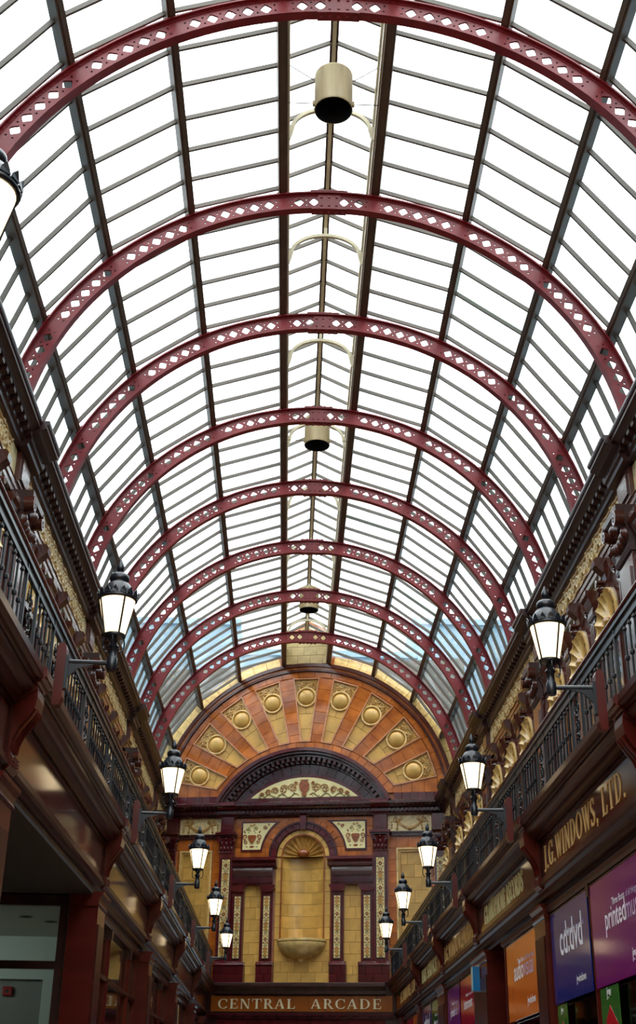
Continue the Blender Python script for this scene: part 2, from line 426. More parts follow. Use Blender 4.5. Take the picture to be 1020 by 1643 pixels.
mb = MB(); mb.ex_y([(-.022, Z2L - .085), (.022, Z2L - .085), (.022, Z2L - .05), (-.022, Z2L - .05)], YNEAR, yend); mb.build('ridge_strip', cream_iron, roof)
# gutter plates closing the roof to the walls
for sgn in (-1, 1):
    mb = MB(); mb.ex_y([(sgn * 3.25, .15), (sgn * 3.84, .15), (sgn * 3.84, .68), (sgn * 4.0, .68), (sgn * 4.0, .0), (sgn * 3.4, .0)], YNEAR - 6, yend); mb.build('gutter', wood_dark, roof)

# iron arch ribs
def rib_meshes():
    rm = (RI + RO) / 2; da = 3.0; hw = rm * R_(da) / 2; hh = (RO - RI) / 2 - .012; c, e = .040, .014
    outer = [(-hw, -hh), (hw, -hh), (hw, -c - e), (hw - e, -c), (hw, -c + e), (hw, c - e), (hw - e, c), (hw, c + e), (hw, hh), (-hw, hh),
             (-hw, c + e), (-hw + e, c), (-hw, c - e), (-hw, -c + e), (-hw + e, -c), (-hw, -c - e)]
    a, b = .066, .06
    hole = [(a, 0), (a * .52, b * .6), (.008, b), (-.008, b), (-a * .52, b * .6), (-a, 0), (-a * .52, -b * .6), (-.008, -b), (.008, -b), (a * .52, -b * .6)]
    tris = tessellate_polygon([[Vector((x, z, 0)) for x, z in outer], [Vector((x, z, 0)) for x, z in hole]])
    tri0 = tessellate_polygon([[Vector((x, z, 0)) for x, z in outer]])
    web = MB(); N = 28
    for k in range(-N, N + 1):
        ac = R_(da * k); solid = (abs(k) % 6 == 3) or k == 0
        pts = outer if solid else outer + hole
        def mp(x, z, y):
            r = rm + z; an = ac + x / rm; return (r * math.sin(an), y, r * math.cos(an))
        V = [mp(x, z, -.011) for x, z in pts] + [mp(x, z, .011) for x, z in pts]; n = len(pts)
        F_ = [tuple(t) for t in (tri0 if solid else tris)]; F_ += [tuple(i + n for i in t)[::-1] for t in (tri0 if solid else tris)]
        if not solid:
            h0 = len(outer); L = len(hole)
            F_ += [(h0 + i, h0 + (i + 1) % L, n + h0 + (i + 1) % L, n + h0 + i) for i in range(L)]
        web.add(V, F_)
    A = R_(da * N + 1.5)
    def flange(r0, r1, hy):
        mb = MB(); n = 60
        for i in range(n):
            a0 = -A + 2 * A * i / n; a1 = -A + 2 * A * (i + 1) / n
            V = []
            for an in (a0, a1):
                for r, y in ((r0, -hy), (r1, -hy), (r1, hy), (r0, hy)): V.append((r * math.sin(an), y, r * math.cos(an)))
            mb.add(V, [(0, 1, 5, 4), (1, 2, 6, 5), (2, 3, 7, 6), (3, 0, 4, 7)])
        return mb
    fl_t = flange(RO - .018, RO, .055); fl_b = flange(RI, RI + .018, .055)
    angs = MB()                                             # angle irons with rivet heads beside the web
    for r0, r1 in ((RI + .018, RI + .045), (RO - .045, RO - .018)):
        for y0, y1 in ((-.018, -.011), (.011, .018)):
            n = 60
            for i in range(n):
                V = []
                for an in (-A + 2 * A * i / n, -A + 2 * A * (i + 1) / n):
                    for r, y in ((r0, y0), (r1, y0), (r1, y1), (r0, y1)): V.append((r * math.sin(an), y, r * math.cos(an)))
                angs.add(V, [(0, 1, 5, 4), (1, 2, 6, 5), (2, 3, 7, 6), (3, 0, 4, 7)])
    riv = MB()
    for k in range(-2 * N, 2 * N + 1):
        an = R_(da / 2 * k + .75)
        for r in (RI + .031, RO - .031):
            x, z = r * math.sin(an), r * math.cos(an)
            riv.box(x - .007, x + .007, -.027, -.018, z - .007, z + .007)
    splice = MB()
    ring(splice, 0, 0, RI - .016, RI, R_(-3.6), R_(3.6), 8, -.06, .06); ring(splice, 0, 0, RO, RO + .016, R_(-3.6), R_(3.6), 8, -.06, .06)
    ring(splice, 0, 0, RI + .03, RO - .03, R_(-2.2), R_(2.2), 4, -.024, .024)
    for k in range(-2, 3):
        an = R_(k * 1.5)
        for r in (RI - .03, RO + .03):
            x, z = r * math.sin(an), r * math.cos(an); splice.box(x - .014, x + .014, -.02, .02, z - .018, z + .018)
        if abs(k) < 2:
            for r in (RI + .07, RO - .07):
                x, z = r * math.sin(an), r * math.cos(an); splice.box(x - .014, x + .014, -.036, -.02, z - .014, z + .014)
    shoe = MB(); shoe.box(-.15, .15, -.08, .08, 0, .02); shoe.box(-.14, .14, -.035, .035, .02, .17)
    cleat = MB(); cleat.box(-.075, .075, -.05, .05, -.005, .008); cleat.box(-.075, -.05, -.04, .04, .008, .028); cleat.box(.05, .075, -.04, .04, .008, .028)
    return [('web', web.mesh('web', red)), ('top_flange', fl_t.mesh('top_flange', red)), ('bottom_flange', fl_b.mesh('bottom_flange', red)),
            ('angle_iron', angs.mesh('angle_iron', red)), ('rivets', riv.mesh('rivets', red)), ('crown_splice', splice.mesh('crown_splice', red))], cleat.mesh('purlin_cleat', red), shoe.mesh('shoe', red)
RIBM, CLEAT, SHOE = rib_meshes()
RIBL = ['on the street side of the streaky-sided ventilator', 'closing the longest roof bay beyond the streaky-sided ventilator', 'midway between the streaky-sided and the middle ventilator', 'next to the middle ventilator, on its street side', 'next to the middle ventilator, on its end-wall side', 'midway between the middle and the end-wall ventilators', 'crossing over the drum ventilator by the end wall', 'standing next to the fan-topped end wall']
for yy, rl in zip(YR, RIBL):
    t = tag(empty('arch_rib', (0, yy, ZS)), 'dark red pierced iron arch rib ' + rl, 'arch rib', 'iron arch ribs of the roof')
    own = {}
    for nm, me in RIBM:
        o = own[nm] = put(me, nm, own['angle_iron'] if nm == 'rivets' else t)
        if nm == 'rivets': o['kind'] = 'stuff'
    for sgn in (-1, 1):
        put(SHOE, 'shoe', t, (sgn * 3.66, 0, .152))
        for a in PA[:-1]:
            th = R_(a) * sgn; o = put(CLEAT, 'purlin_cleat', t, ((RO - .003) * math.sin(th), 0, (RO - .003) * math.cos(th))); o.rotation_euler = (0, th, 0)
# cream arch brackets in the lantern
def bracket():
    ap = [( .485 * math.cos(a), .33 * math.sin(a)) for a in [PI * i / 18 for i in range(19)]]
    arch = MB(); arch.ribbon(ap, .045, -.022, .022)
    feet = []
    for s_ in (-1, 1): feet.append(('foot', MB().ex_y([(s_ * .462, .02), (s_ * .533, .05), (s_ * .533, -.16), (s_ * .51, -.17), (s_ * .48, -.08)], -.026, .026).mesh('foot', cream_iron)))
    drop = MB(); drop.box(-.022, .022, -.022, .022, .33, .46)
    return [('arch', arch.mesh('arch', cream_iron, 40)), *feet, ('ridge_hanger', drop.mesh('ridge_hanger', cream_iron))]
BR = bracket()
for i, yy in enumerate([YR[0] + 2.42] + [q + 1.8 for q in YR[1:-1]] + [YR[-1] + 1.2]):
    t = tag(empty('lantern_bracket', (0, yy, 12.62)), 'cream curved bracket tying the two sides of the roof lantern', 'bracket', 'cream lantern brackets')
    for nm, me in BR: put(me, nm, t)
# ventilators
def vent():
    body = MB(); body.lathe([(.222, 0), (.225, .015), (.222, .03), (.222, .50), (.226, .51), (.222, .53), (.215, .53), (.215, .0), (.222, 0)], 28)
    core = MB(); core.lathe([(.213, .004), (.213, .5), (.0, .5)], 28)
    ex = []
    for s_ in (-1, 1):
        ex.append(('stay_rod', MB().tube([(s_ * .22, 0, .1), (s_ * .533, 0, .1)], .006, 5).mesh('stay_rod', brown)))
        ex.append(('stay_wire', MB().tube([(s_ * .215, 0, .45), (s_ * .515, 0, .68)], .006, 5).mesh('stay_wire', brown)))
        ex.append(('lug', MB().box(s_ * .22, s_ * .245, -.02, .02, .07, .13).mesh('lug', ventm)))
    return [('drum', body.mesh('drum', ventm, 40)), ('dark_duct', core.mesh('dark_duct', ventin, 40)), *ex]
VM = vent()
for yy, lab in ((10.9, 'drum ventilator with streaky cream sides hung in a longer roof bay'), (18.95, 'cream drum ventilator hung midway along the roof lantern'), (26.85, 'cream drum ventilator hung close to the fan-topped end wall')):
    t = tag(empty('ventilator_drum', (0, yy, 12.08)), lab, 'ventilator', 'ventilators in the roof lantern')
    for nm, me in VM: put(me, nm, t)

# ================================================================== FLOOR
mb = MB(); mb.ex_z([(-6, -6), (6, -6), (6, 40), (-6, 40)], -.2, 0); struct(mb.build('floor', floor_m))

# ================================================================== THE TILED END WALL   (local x along the wall, -y towards the arcade)
AW = -math.atan(WSL)
E_ = struct(empty('wall_end', (0.025, 31.1 - WSL * .025, 0), AW))
def part(mb, name, m_, parent=None, smooth=0, loc=(0, 0, 0)): return mb.build(name, m_, parent or E_, loc, 0, smooth)
# masonry behind the glazed work, with the passage opening below
mb = MB(); ZC = 8.42
mb.ex_y([(-4.1, 7.24), (-4.1, ZC)] + arc(0, ZC, 4.06, -PI / 2, -R_(9.3), 18) + [(-.66, 13.1), (0, 13.45), (.66, 13.1)] + arc(0, ZC, 4.06, R_(9.3), PI / 2, 18) + [(4.1, ZC), (4.1, 7.24)] + arc(0, 7.24, .53, PI / 2, -PI / 2, 14), .03, .28)
part(mb, 'masonry', orange_m)
for x0_, x1_, z0_, z1_ in ((-4.1, -.53, 3.3, 7.24), (.53, 4.1, 3.3, 7.24), (-.53, .53, 3.3, 5.3)): part(MB().box(x0_, x1_, .03, .28, z0_, z1_), 'masonry', orange_m)
part(MB().box(-4.1, 4.1, .28, .4, 3.3, 12.3), 'masonry_backing', dim_wall)
mb = MB(); mb.box(-4.1, -1.95, .03, .4, 0, 3.3); part(mb, 'jamb', plum_d)
mb = MB(); mb.box(1.95, 4.1, .03, .4, 0, 3.3); part(mb, 'jamb', plum_d)
mb = MB(); mb.box(-2.0, 2.0, .4, 5, 3.3, 3.5); part(mb, 'passage_soffit', wood_dark)
mb = MB(); mb.box(-2.0, 2.0, 5, 5.1, 0, 3.3); part(mb, 'passage_end', dim_wall)
# --- lantern gable (stone-buff tiles) and the pale band above the fan rim
tiles(E_, 'gable_tile', (-.60, .60, 12.22, 12.94), .34, .24, .03, -.004, gable_m)
mb = MB(); mb.ex_y([(-.6, 12.94), (.6, 12.94), (0, 13.3)], -.002, .03); part(mb, 'gable_peak', gable_m)
NB = 30
for i in range(NB):
    a0 = R_(-80 + 160 * i / NB) + .001; a1 = R_(-80 + 160 * (i + 1) / NB) - .001
    if abs(a0 + a1) / 2 < R_(8.5): continue
    part(MB().pillow(ringpoly(0, ZC, 3.79, 4.04, a0, a1, 2), .03, -.006), 'upper_band_tile', buff)
# --- fan rim mouldings
for nm, r0, r1, y1, m_ in (('rim_roll', 3.70, 3.79, -.10, wood_up), ('rim_fillet', 3.64, 3.70, -.06, orange_m), ('rim_inner_bead', 3.58, 3.64, -.075, wood_up)):
    mb = MB(); ring(mb, 0, ZC, r0, r1, R_(-84), R_(84), 56, .03, y1); part(mb, nm, m_)
# --- fan panels and orange spokes
PZ, PR = 7.38, 2.505                                         # centre and outer radius of the segmental pediment
PIN = 2.74
def hwid(r): return .125 + .128 * (r - 1.63)
def edge_pt(k, side, r, extra=0.0):
    th = R_(18 * k); h = (hwid(r) + extra) * side
    return (r * math.sin(th) + h * math.cos(th), ZC + r * math.cos(th) - h * math.sin(th))
def inner_r(k, side, extra=0.0, RR=PIN):
    lo, hi = 1.0, 3.3
    for _ in range(40):
        md = (lo + hi) / 2; x, z = edge_pt(k, side, md, extra)
        if math.hypot(x, z - PZ) < RR: lo = md
        else: hi = md
    return (lo + hi) / 2
RT = 3.40
relief_cache = None
def leaf_relief():
    rr = random.Random(3); mb = MB()
    for i in range(46):
        r = rr.uniform(2.98, 3.32); h = hwid(r) - .05; x = rr.uniform(-h, h)
        if math.hypot(x, r - 2.89) < .285: continue
        mb.blob(x, r, rr.uniform(.018, .032), rr.uniform(.03, .05), 0, rr.uniform(.025, .045), rr.uniform(0, PI), 0 if rr.random() < .75 else 1, 6)
    for s_ in (-1, 1):
        mb.spiral(s_ * .19, 3.2, .075, 1.4, PI / 2, s_, .022, -.035, 0, 1); mb.spiral(s_ * .08, 3.27, .06, 1.3, 0, -s_, .02, -.035, 0, 0)
        for i in range(5):
            a = R_(20 + 26 * i) * s_; mb.blob(.295 * math.sin(a), 2.89 + .31 * math.cos(a), .022, .05, 0, .03, -a, 1, 6)
    return mb.mesh('leaf_relief', [buff, orn_c], 40)
LEAF = leaf_relief()
_pts = [(.245 * math.sin(2 * PI * i / 32), 0, .245 * math.cos(2 * PI * i / 32)) for i in range(32)]
MED_RING = MB().tube(_pts, .028, 8, closed=True).mesh('medallion_ring', buff, 60)
def dome_mesh(r, h, n=28, k=6):
    vs = [(0, -h, 0)]; fs = []
    for j in range(1, k + 1):
        a = PI / 2 * j / k
        for i in range(n): b_ = 2 * PI * i / n; vs.append((r * math.sin(a) * math.cos(b_), -h * math.cos(a), r * math.sin(a) * math.sin(b_)))
    for i in range(n):
        fs.append((0, 1 + i, 1 + (i + 1) % n))
        for j in range(k - 1): fs.append((1 + j * n + i, 1 + (j + 1) * n + i, 1 + (j + 1) * n + (i + 1) % n, 1 + j * n + (i + 1) % n))
    return MB().add(vs, fs).mesh('medallion_boss', yellow, 60)
DOME = dome_mesh(.2, .11)
for k in range(-4, 5):
    th = R_(18 * k); pn = empty('fan_panel', (0, 0, ZC), 0, E_); pn.rotation_euler = (0, th, 0)
    L0, R0 = inner_r(k, -1), inner_r(k, 1)
    # local panel frame: x across, z outwards along the spoke
    base = [(-hwid(L0), L0), (hwid(R0), R0), (hwid(RT), RT), (-hwid(RT), RT)]
    cuts = [min(L0, R0), 2.05, 2.45, 2.86, RT]
    cuts = [c for c in cuts if c >= min(L0, R0) - 1e-6]
    for ci, (r0, r1) in enumerate(zip(cuts, cuts[1:])):
        P4 = clip_poly(clip_poly(list(base), 0, -1, -(r0 + .003)), 0, 1, r1 - .003)
        if len(P4) > 2 and area(P4) > .004:
            halves = [P4]
            if r0 >= 2.4: halves = [clip_poly(P4, 1, 0, -.003), clip_poly(P4, -1, 0, -.003)]
            for h_ in halves: MB().pillow(h_, .03, .012, .005).build('yellow_tile', yellow, pn)
    # moulded frame, one strip per side
    fw = .034
    ins = [(-hwid(L0) + fw, L0 + fw * 1.2), (hwid(R0) - fw, R0 + fw * 1.2), (hwid(RT) - fw, RT - fw), (-hwid(RT) + fw, RT - fw)]
    for i in range(4):
        j = (i + 1) % 4
        MB().ex_y([base[i], base[j], ins[j], ins[i]], .03, -.055).build('frame_strip', pinkm, pn)
    put(LEAF, 'leaf_relief', pn, (0, .012, 0))
    put(MED_RING, 'medallion_ring', pn, (0, -.01, 2.89)); put(DOME, 'medallion_boss', pn, (0, .012, 2.89))
# spokes: tiles between neighbouring panels
GAP = .006
def spoke(k0, k1):
    r = 3.56; step = .30
    L_in = inner_r(k0, 1) if k0 is not None else inner_r(k1, -1); R_in = inner_r(k1, -1) if k1 is not None else inner_r(k0, 1)
    rr_ = [RT]; rlow = min(L_in, R_in)
    while rr_[-1] - step > rlow + .1: rr_.append(rr_[-1] - step)
    rr_.append(rlow)
    for ra, rb in zip(rr_, rr_[1:]):
        A1 = edge_pt(k0, 1, max(ra - .004, L_in)); B1 = edge_pt(k1, -1, max(ra - .004, R_in)); A2 = edge_pt(k0, 1, max(rb, L_in)); B2 = edge_pt(k1, -1, max(rb, R_in))
        P4 = [A2, B2, B1, A1]
        if area(P4) > .004: part(MB().pillow(P4, .03, -.03), 'orange_tile', orange)
for k in range(-4, 4): spoke(k, k + 1)
FB = 8.765                                                   # foot of the fan
for s_ in (-1, 1):
    # outer end spoke under the last panel
    k = 4 * s_; rs = [RT, 3.08, 2.76, 2.5, inner_r(k, s_)]
    for ra, rb in zip(rs, rs[1:]):
        A1, A2 = edge_pt(k, s_, ra - .004), edge_pt(k, s_, rb)
        P4 = [(A2[0], A2[1]), (A1[0], A1[1]), (A1[0], FB), (A2[0], FB)]
        part(MB().pillow(P4, .03, -.03), 'orange_tile', orange)
    A1 = edge_pt(k, s_, inner_r(k, s_)); zz = FB; xin = math.sqrt(PR ** 2 - (FB - PZ) ** 2) + .02
    part(MB().pillow([(A1[0], A1[1]), (A1[0], FB), (s_ * xin, FB)], .03, -.03), 'orange_tile', orange)
    A1 = edge_pt(k, s_, RT); xo = math.sqrt(3.56 ** 2 - (FB - ZC) ** 2)
    part(MB().pillow([(A1[0] + s_ * .004, A1[1]), (A1[0] + s_ * .004, FB), (s_ * xo, FB), (s_ * (xo - .02), A1[1] + .1)], .03, -.03), 'orange_tile', orange)
n = 46
for i in range(n):                                           # outer ring and inner ring of orange tiles
    a0, a1 = R_(-82 + 164 * i / n) + .0009, R_(-82 + 164 * (i + 1) / n) - .0009
    P4 = ringpoly(0, ZC, RT + .03, 3.575, a0, a1, 1)
    if i % 2 == 0:
        P4 = ringpoly(0, ZC, RT + .03, 3.575, a0, R_(-82 + 164 * (i + 2) / n) - .0009, 2)
        part(MB().pillow(P4, .03, -.025), 'orange_tile', orange)
AP = math.acos((8.56 - PZ) / PR)                             # half angle of the pediment
for i in range(24):
    a0, a1 = -AP + 2 * AP * i / 24 + .001, -AP + 2 * AP * (i + 1) / 24 - .001
    P4 = ringpoly(0, PZ, PR + .02, PIN - .012, a0, a1, 1)
    if min(p[1] for p in P4) > FB - .1: part(MB().pillow(P4, .03, -.03), 'orange_tile', orange)
# --- plum band under the fan
for s_ in (-1, 1):
    a, c = (2.26, 3.62) if s_ > 0 else (-3.62, -2.26)
    tiles(E_, 'plum_tile', (a, c, 8.54, FB - .003), .2, .3, .03, -.05, plum)
# --- segmental pediment
def rings_clip(mb, r0, r1, y0, y1, z0, n=44, mi=0):
    A1 = math.acos(max(-1, min(1, (z0 - PZ) / r1)))
    ring(mb, 0, PZ, r0, r1, -A1, A1, n, y0, y1, mi)
for nm, r0, r1, yf, m_ in (('hood_roll', 2.42, PR, -.40, plum), ('hood_fillet', 2.36, 2.42, -.34, plum_d), ('hood_cove', 2.30, 2.36, -.26, plum_d), ('hood_soffit', 2.16, 2.30, -.08, plum_d)):
    mb = MB(); rings_clip(mb, r0, r1, .03, yf, 8.55); part(mb, nm, m_)
nd = 34
DENT = MB().box(-.035, .035, -.25, .0, -.05, .05).mesh('dentil', plum_d)
A1 = math.acos((8.58 - PZ) / 2.26)
for i in range(nd + 1):
    a = -A1 + 2 * A1 * i / nd; o = put(DENT, 'dentil', E_, (2.255 * math.sin(a), 0, PZ + 2.255 * math.cos(a))); o.rotation_euler = (0, a, 0)
n = 17                                                       # tiled reveal inside the hood
for i in range(n):
    A1 = math.acos((8.58 - PZ) / 2.15)
    a0, a1 = -A1 + 2 * A1 * i / n + .0015, -A1 + 2 * A1 * (i + 1) / n - .0015
    part(MB().pillow(ringpoly(0, PZ, 1.87, 2.15, a0, a1, 2), .03, -.02), 'plum_tile', plum_d)
# tympanum
TR, TZ = 2.10, 7.10
def seg(r, zb, n=28):
    A = math.acos((zb - TZ) / r); return arc(0, TZ, r, -A, A, n)
mb = MB(); mb.ex_y(seg(TR + .07, 8.62), .0, -.035); part(mb, 'tympanum_frame', plum)
mb = MB(); mb.ex_y(seg(TR, 8.695), .0, -.042); part(mb, 'tympanum_ground', cream_t)
tiles(E_, 'plum_tile', (-1.95, 1.95, 8.53, 8.65), .26, .12, .03, -.06, plum)
mb = MB(); yb = -.042; rr = random.Random(5)
mb.ex_y([(-.05, 8.72), (.05, 8.72), (.06, 8.78), (.03, 8.80), (.12, 8.90), (.13, 9.02), (.08, 9.10), (.10, 9.13), (-.10, 9.13), (-.08, 9.10), (-.13, 9.02), (-.12, 8.90), (-.03, 8.80), (-.06, 8.78)], yb, yb - .05, 0)
for s_ in (-1, 1):
    for cx, cz, r, a0, d_ in ((.30, 8.93, .12, 0, 1), (.52, 8.90, .13, PI, -1), (.74, 8.87, .10, 0, 1), (.93, 8.83, .085, PI, -1), (1.08, 8.78, .06, 0, 1), (.22, 9.06, .05, PI, 1)):
        mb.spiral(s_ * cx, cz, r, 1.6, a0 if s_ > 0 else PI - a0, d_ * s_, .028, yb - .02, yb, 1)
        for j in range(5):
            a = j * 1.26 + cx; mb.blob(s_ * (cx + r * .45 * math.cos(a)), cz + r * .45 * math.sin(a), .02, .03, yb, .03, a, 0, 6)
    pts = [(s_ * (.14 + 1.02 * t), 8.75 + .05 * math.sin(t * 19) - .02 * t) for t in [i / 28 for i in range(29)]]
    mb.ribbon(pts, .02, yb - .018, yb, 2)
    for j in range(16):
        x = .2 + .95 * rr.random(); z = 8.72 + (9.12 - 8.72) * rr.random() * max(.1, 1 - x / 1.3); mb.blob(s_ * x, z, .013, .024, yb, .02, rr.random() * 3, 2 if j % 2 else 1, 5)
part(mb, 'scroll_ornament', [orn_b, orn_c, orn_g])
# --- main cornice with dentils
def cornice_prof(z0, z1, d): h = z1 - z0; return [(.03, z0), (-.10 * d / .4, z0), (-.13 * d / .4, z0 + .12 * h), (-.16 * d / .4, z0 + .2 * h), (-.16 * d / .4, z0 + .42 * h), (-.28 * d / .4, z0 + .5 * h), (-.33 * d / .4, z0 + .62 * h), (-.38 * d / .4, z0 + .66 * h), (-d, z0 + .72 * h), (-d, z0 + .92 * h), (-.36 * d / .4, z1), (.03, z1)]
mb = MB(); mb.ex_x(cornice_prof(8.215, 8.535, .36), -3.75, 3.7); part(mb, 'main_cornice', plum_d)
for s_ in (-1, 1):
    mb = MB(); mb.ex_x(cornice_prof(8.213, 8.537, .43), s_ * 1.70, s_ * 2.15); part(mb, 'cornice_break', plum)
DENT2 = MB().box(-.028, .028, -.21, -.10, 0, .065).mesh('dentil', plum)
u = -3.4
while u < 3.41: put(DENT2, 'dentil', E_, (u, 0, 8.285)); u += .105
# --- frieze level: swag panels, plinth blocks, orange ground
for s_ in (-1, 1):
    u0, u1 = (2.10, 3.17) if s_ > 0 else (-3.17, -2.10)
    mb = MB(); mb.box(u0, u1, -.02, .03, 7.81, 8.21); part(mb, 'swag_panel', frieze_m)
    mb = MB(); cx = (u0 + u1) / 2
    for q in (-1, 1):
        mb.spiral(cx + q * .36, 8.10, .075, 1.5, PI / 2, q, .026, -.045, -.02, 0); mb.spiral(cx + q * .20, 8.12, .05, 1.4, PI / 2, -q, .022, -.045, -.02, 0)
        mb.blob(cx + q * .28, 8.06, .055, .055, -.02, .04, 0, 0); mb.blob(cx + q * .30, 7.97, .022, .07, -.02, .03, 0, 0); mb.blob(cx + q * .31, 7.88, .03, .045, -.02, .03, 0, 0)
        for j in range(3): mb.blob(cx + q * .44, 7.90 + .07 * j, .022, .03, -.02, .025, .5 * q, 0)
        mb.ribbon([(cx + q * (.27 - .27 * t), 8.03 - .14 * math.sin(t * PI / 2)) for t in [i / 8 for i in range(9)]], [.035 + .03 * i / 8 for i in range(9)], -.05, -.02, 0)
    mb.blob(cx, 7.88, .06, .045, -.02, .05, 0, 0)
    part(mb, 'swag_garland', orn_c)
    mb = MB(); mb.box(u0 - .03, u1 + .03, -.05, .03, 7.70, 7.81); mb.box(u0 - .03, u1 + .03, -.08, .03, 7.775, 7.81); part(mb, 'swag_sill', plum_d)
    for a, c in ((1.765, 2.085), (3.20, 3.5)):
        a, c = (a, c) if s_ > 0 else (-c, -a)
        mb = MB(); mb.box(a, c, -.14, .03, 7.85, 8.215); mb.box(a + .05, c - .05, -.155, -.13, 7.90, 8.17); mb.box(a - .02, c + .02, -.16, .03, 7.82, 7.86); part(mb, 'plinth_block', plum)
# orange ground tiles round the arch and spandrels
def no_arch(P):
    # outside the circle of radius .86 about the niche head, approximated by its tangent in the tile's own direction
    cx = sum(p[0] for p in P) / len(P); cz = sum(p[1] for p in P) / len(P) - 7.24; L = math.hypot(cx, cz) or 1
    return clip_poly(P, -cx / L, -cz / L, -.86 - (cz / L) * 7.24) if cz > 0 else P
tiles(E_, 'orange_tile', (-1.72, 1.72, 7.225, 8.21), .38, .245, .03, -.004, orange, clip=no_arch)
for s_ in (-1, 1):
    tiles(E_, 'orange_tile', (2.10, 2.29, 4.32, 7.70) if s_ > 0 else (-2.29, -2.10, 4.32, 7.70), .3, .28, .03, -.004, orange)
    tiles(E_, 'orange_tile', (2.29, 3.22, 7.43, 7.70) if s_ > 0 else (-3.22, -2.29, 7.43, 7.70), .31, .28, .03, -.004, orange)
    tiles(E_, 'orange_tile', (3.14, 3.24, 4.32, 7.43) if s_ > 0 else (-3.24, -3.14, 4.32, 7.43), .3, .31, .03, -.004, orange)
    # framed yellow side panel
    a, c = (2.30, 3.13) if s_ > 0 else (-3.13, -2.30)
    tiles(E_, 'yellow_tile', (a + .1, c - .1, 4.32, 7.32), .33, .30, .03, .012, yellow)
    for (x0, x1, z0, z1) in ((a, a + .045, 4.32, 7.42), (c - .045, c, 4.32, 7.42), (a + .045, c - .045, 7.375, 7.42)):
        part(MB().box(x0, x1, -.05, .03, z0, z1), 'panel_moulding', buff)
    for (x0, x1, z0, z1) in ((a + .045, a + .1, 4.32, 7.375), (c - .1, c - .045, 4.32, 7.375), (a + .1, c - .1, 7.32, 7.375)):
        part(MB().box(x0, x1, -.02, .03, z0, z1), 'panel_fillet', yellow)
# --- capitals
def capital(u, w0, w1, z0, z1, d):
    c_ = empty('capital', (u, 0, 0), 0, E_); h = z1 - z0
    MB().ex_x([(.0, z0), (-d, z0), (-d - .02, z0 + .03), (-d, z0 + .06), (-d - .01, z0 + .4 * h), (-d - .06, z0 + .78 * h), (0, z0 + .78 * h)], -w0 / 2, w0 / 2).build('bell', plum, c_)
    MB().box(-w1 / 2, w1 / 2, -d - .11, 0, z0 + .80 * h, z0 + .88 * h).build('abacus', plum_d, c_)
    MB().box(-w1 / 2 - .03, w1 / 2 + .03, -d - .15, 0, z0 + .88 * h, z1).build('abacus_mould', plum, c_)
    for s_ in (-1, 1):
        mb = MB(); mb.spiral(s_ * (w1 / 2 - .07), z0 + .66 * h, .07, 1.5, PI / 2, -s_, .03, -d - .13, -d - .03); mb.build('volute', plum, c_)
    k = 0
    for row, (zz, nn) in enumerate(((.14, 4), (.40, 3))):
        for i in range(nn):
            x = (i - (nn - 1) / 2) * w0 / nn; lf = MB(); lf.blob(x, z0 + (zz + .1) * h, w0 / nn * .42, h * .17, -d, .05, 0, 0, 8); lf.build('acanthus_leaf', plum, c_, smooth=50)
    lf = MB(); lf.blob(0, z0 + .72 * h, .045, .05, -d - .04, .07, 0, 0, 8); lf.build('rosette', plum, c_, smooth=50)
for s_ in (-1, 1):
    capital(s_ * 1.925, .36, .47, 7.32, 7.82, .12); capital(s_ * 3.36, .26, .34, 7.32, 7.72, .10)
# --- decorated pilasters
def strip_orn(wd, z0, z1, unit, y):
    mb = MB(); n = max(1, round((z1 - z0) / unit)); h = (z1 - z0) / n
    for i in range(n):
        zc = z0 + (i + .5) * h; k = wd / .2
        mb.ribbon([(0, zc - .48 * h), (0, zc + .48 * h)], .012 * k, y - .006, y, 2)
        if i % 2 == 0:
            mb.ex_y([(-.03 * k, zc - .08), (.03 * k, zc - .08), (.055 * k, zc + .0), (.04 * k, zc + .07), (-.04 * k, zc + .07), (-.055 * k, zc)], y - .012, y, 1)
            mb.blob(0, zc + .09, .028 * k, .02, y, .014, 0, 0, 6); mb.blob(0, zc - .1, .03 * k, .014, y, .012, 0, 2, 6)
        else:
            for j in range(6): a = j * PI / 3; mb.blob(.032 * k * math.cos(a), zc + .032 * math.sin(a), .02 * k, .022, y, .014, a, 0, 6)
        for s_ in (-1, 1):
            mb.spiral(s_ * .05 * k, zc + .27 * h, .032 * k, 1.4, -PI / 2, s_, .012, y - .009, y, 1 if i % 2 else 0)
            mb.spiral(s_ * .05 * k, zc - .27 * h, .032 * k, 1.4, PI / 2, -s_, .012, y - .009, y, 0 if i % 2 else 1)
            mb.blob(s_ * .072 * k, zc, .012 * k, .03, y, .012, .4 * s_, 2, 5); mb.blob(s_ * .03 * k, zc + .43 * h, .014 * k, .022, y, .012, -.6 * s_, 0, 5); mb.blob(s_ * .03 * k, zc - .43 * h, .014 * k, .022, y, .012, .6 * s_, 2, 5)
    return mb.mesh('painted_ornament', [orn_b, orn_c, orn_g])
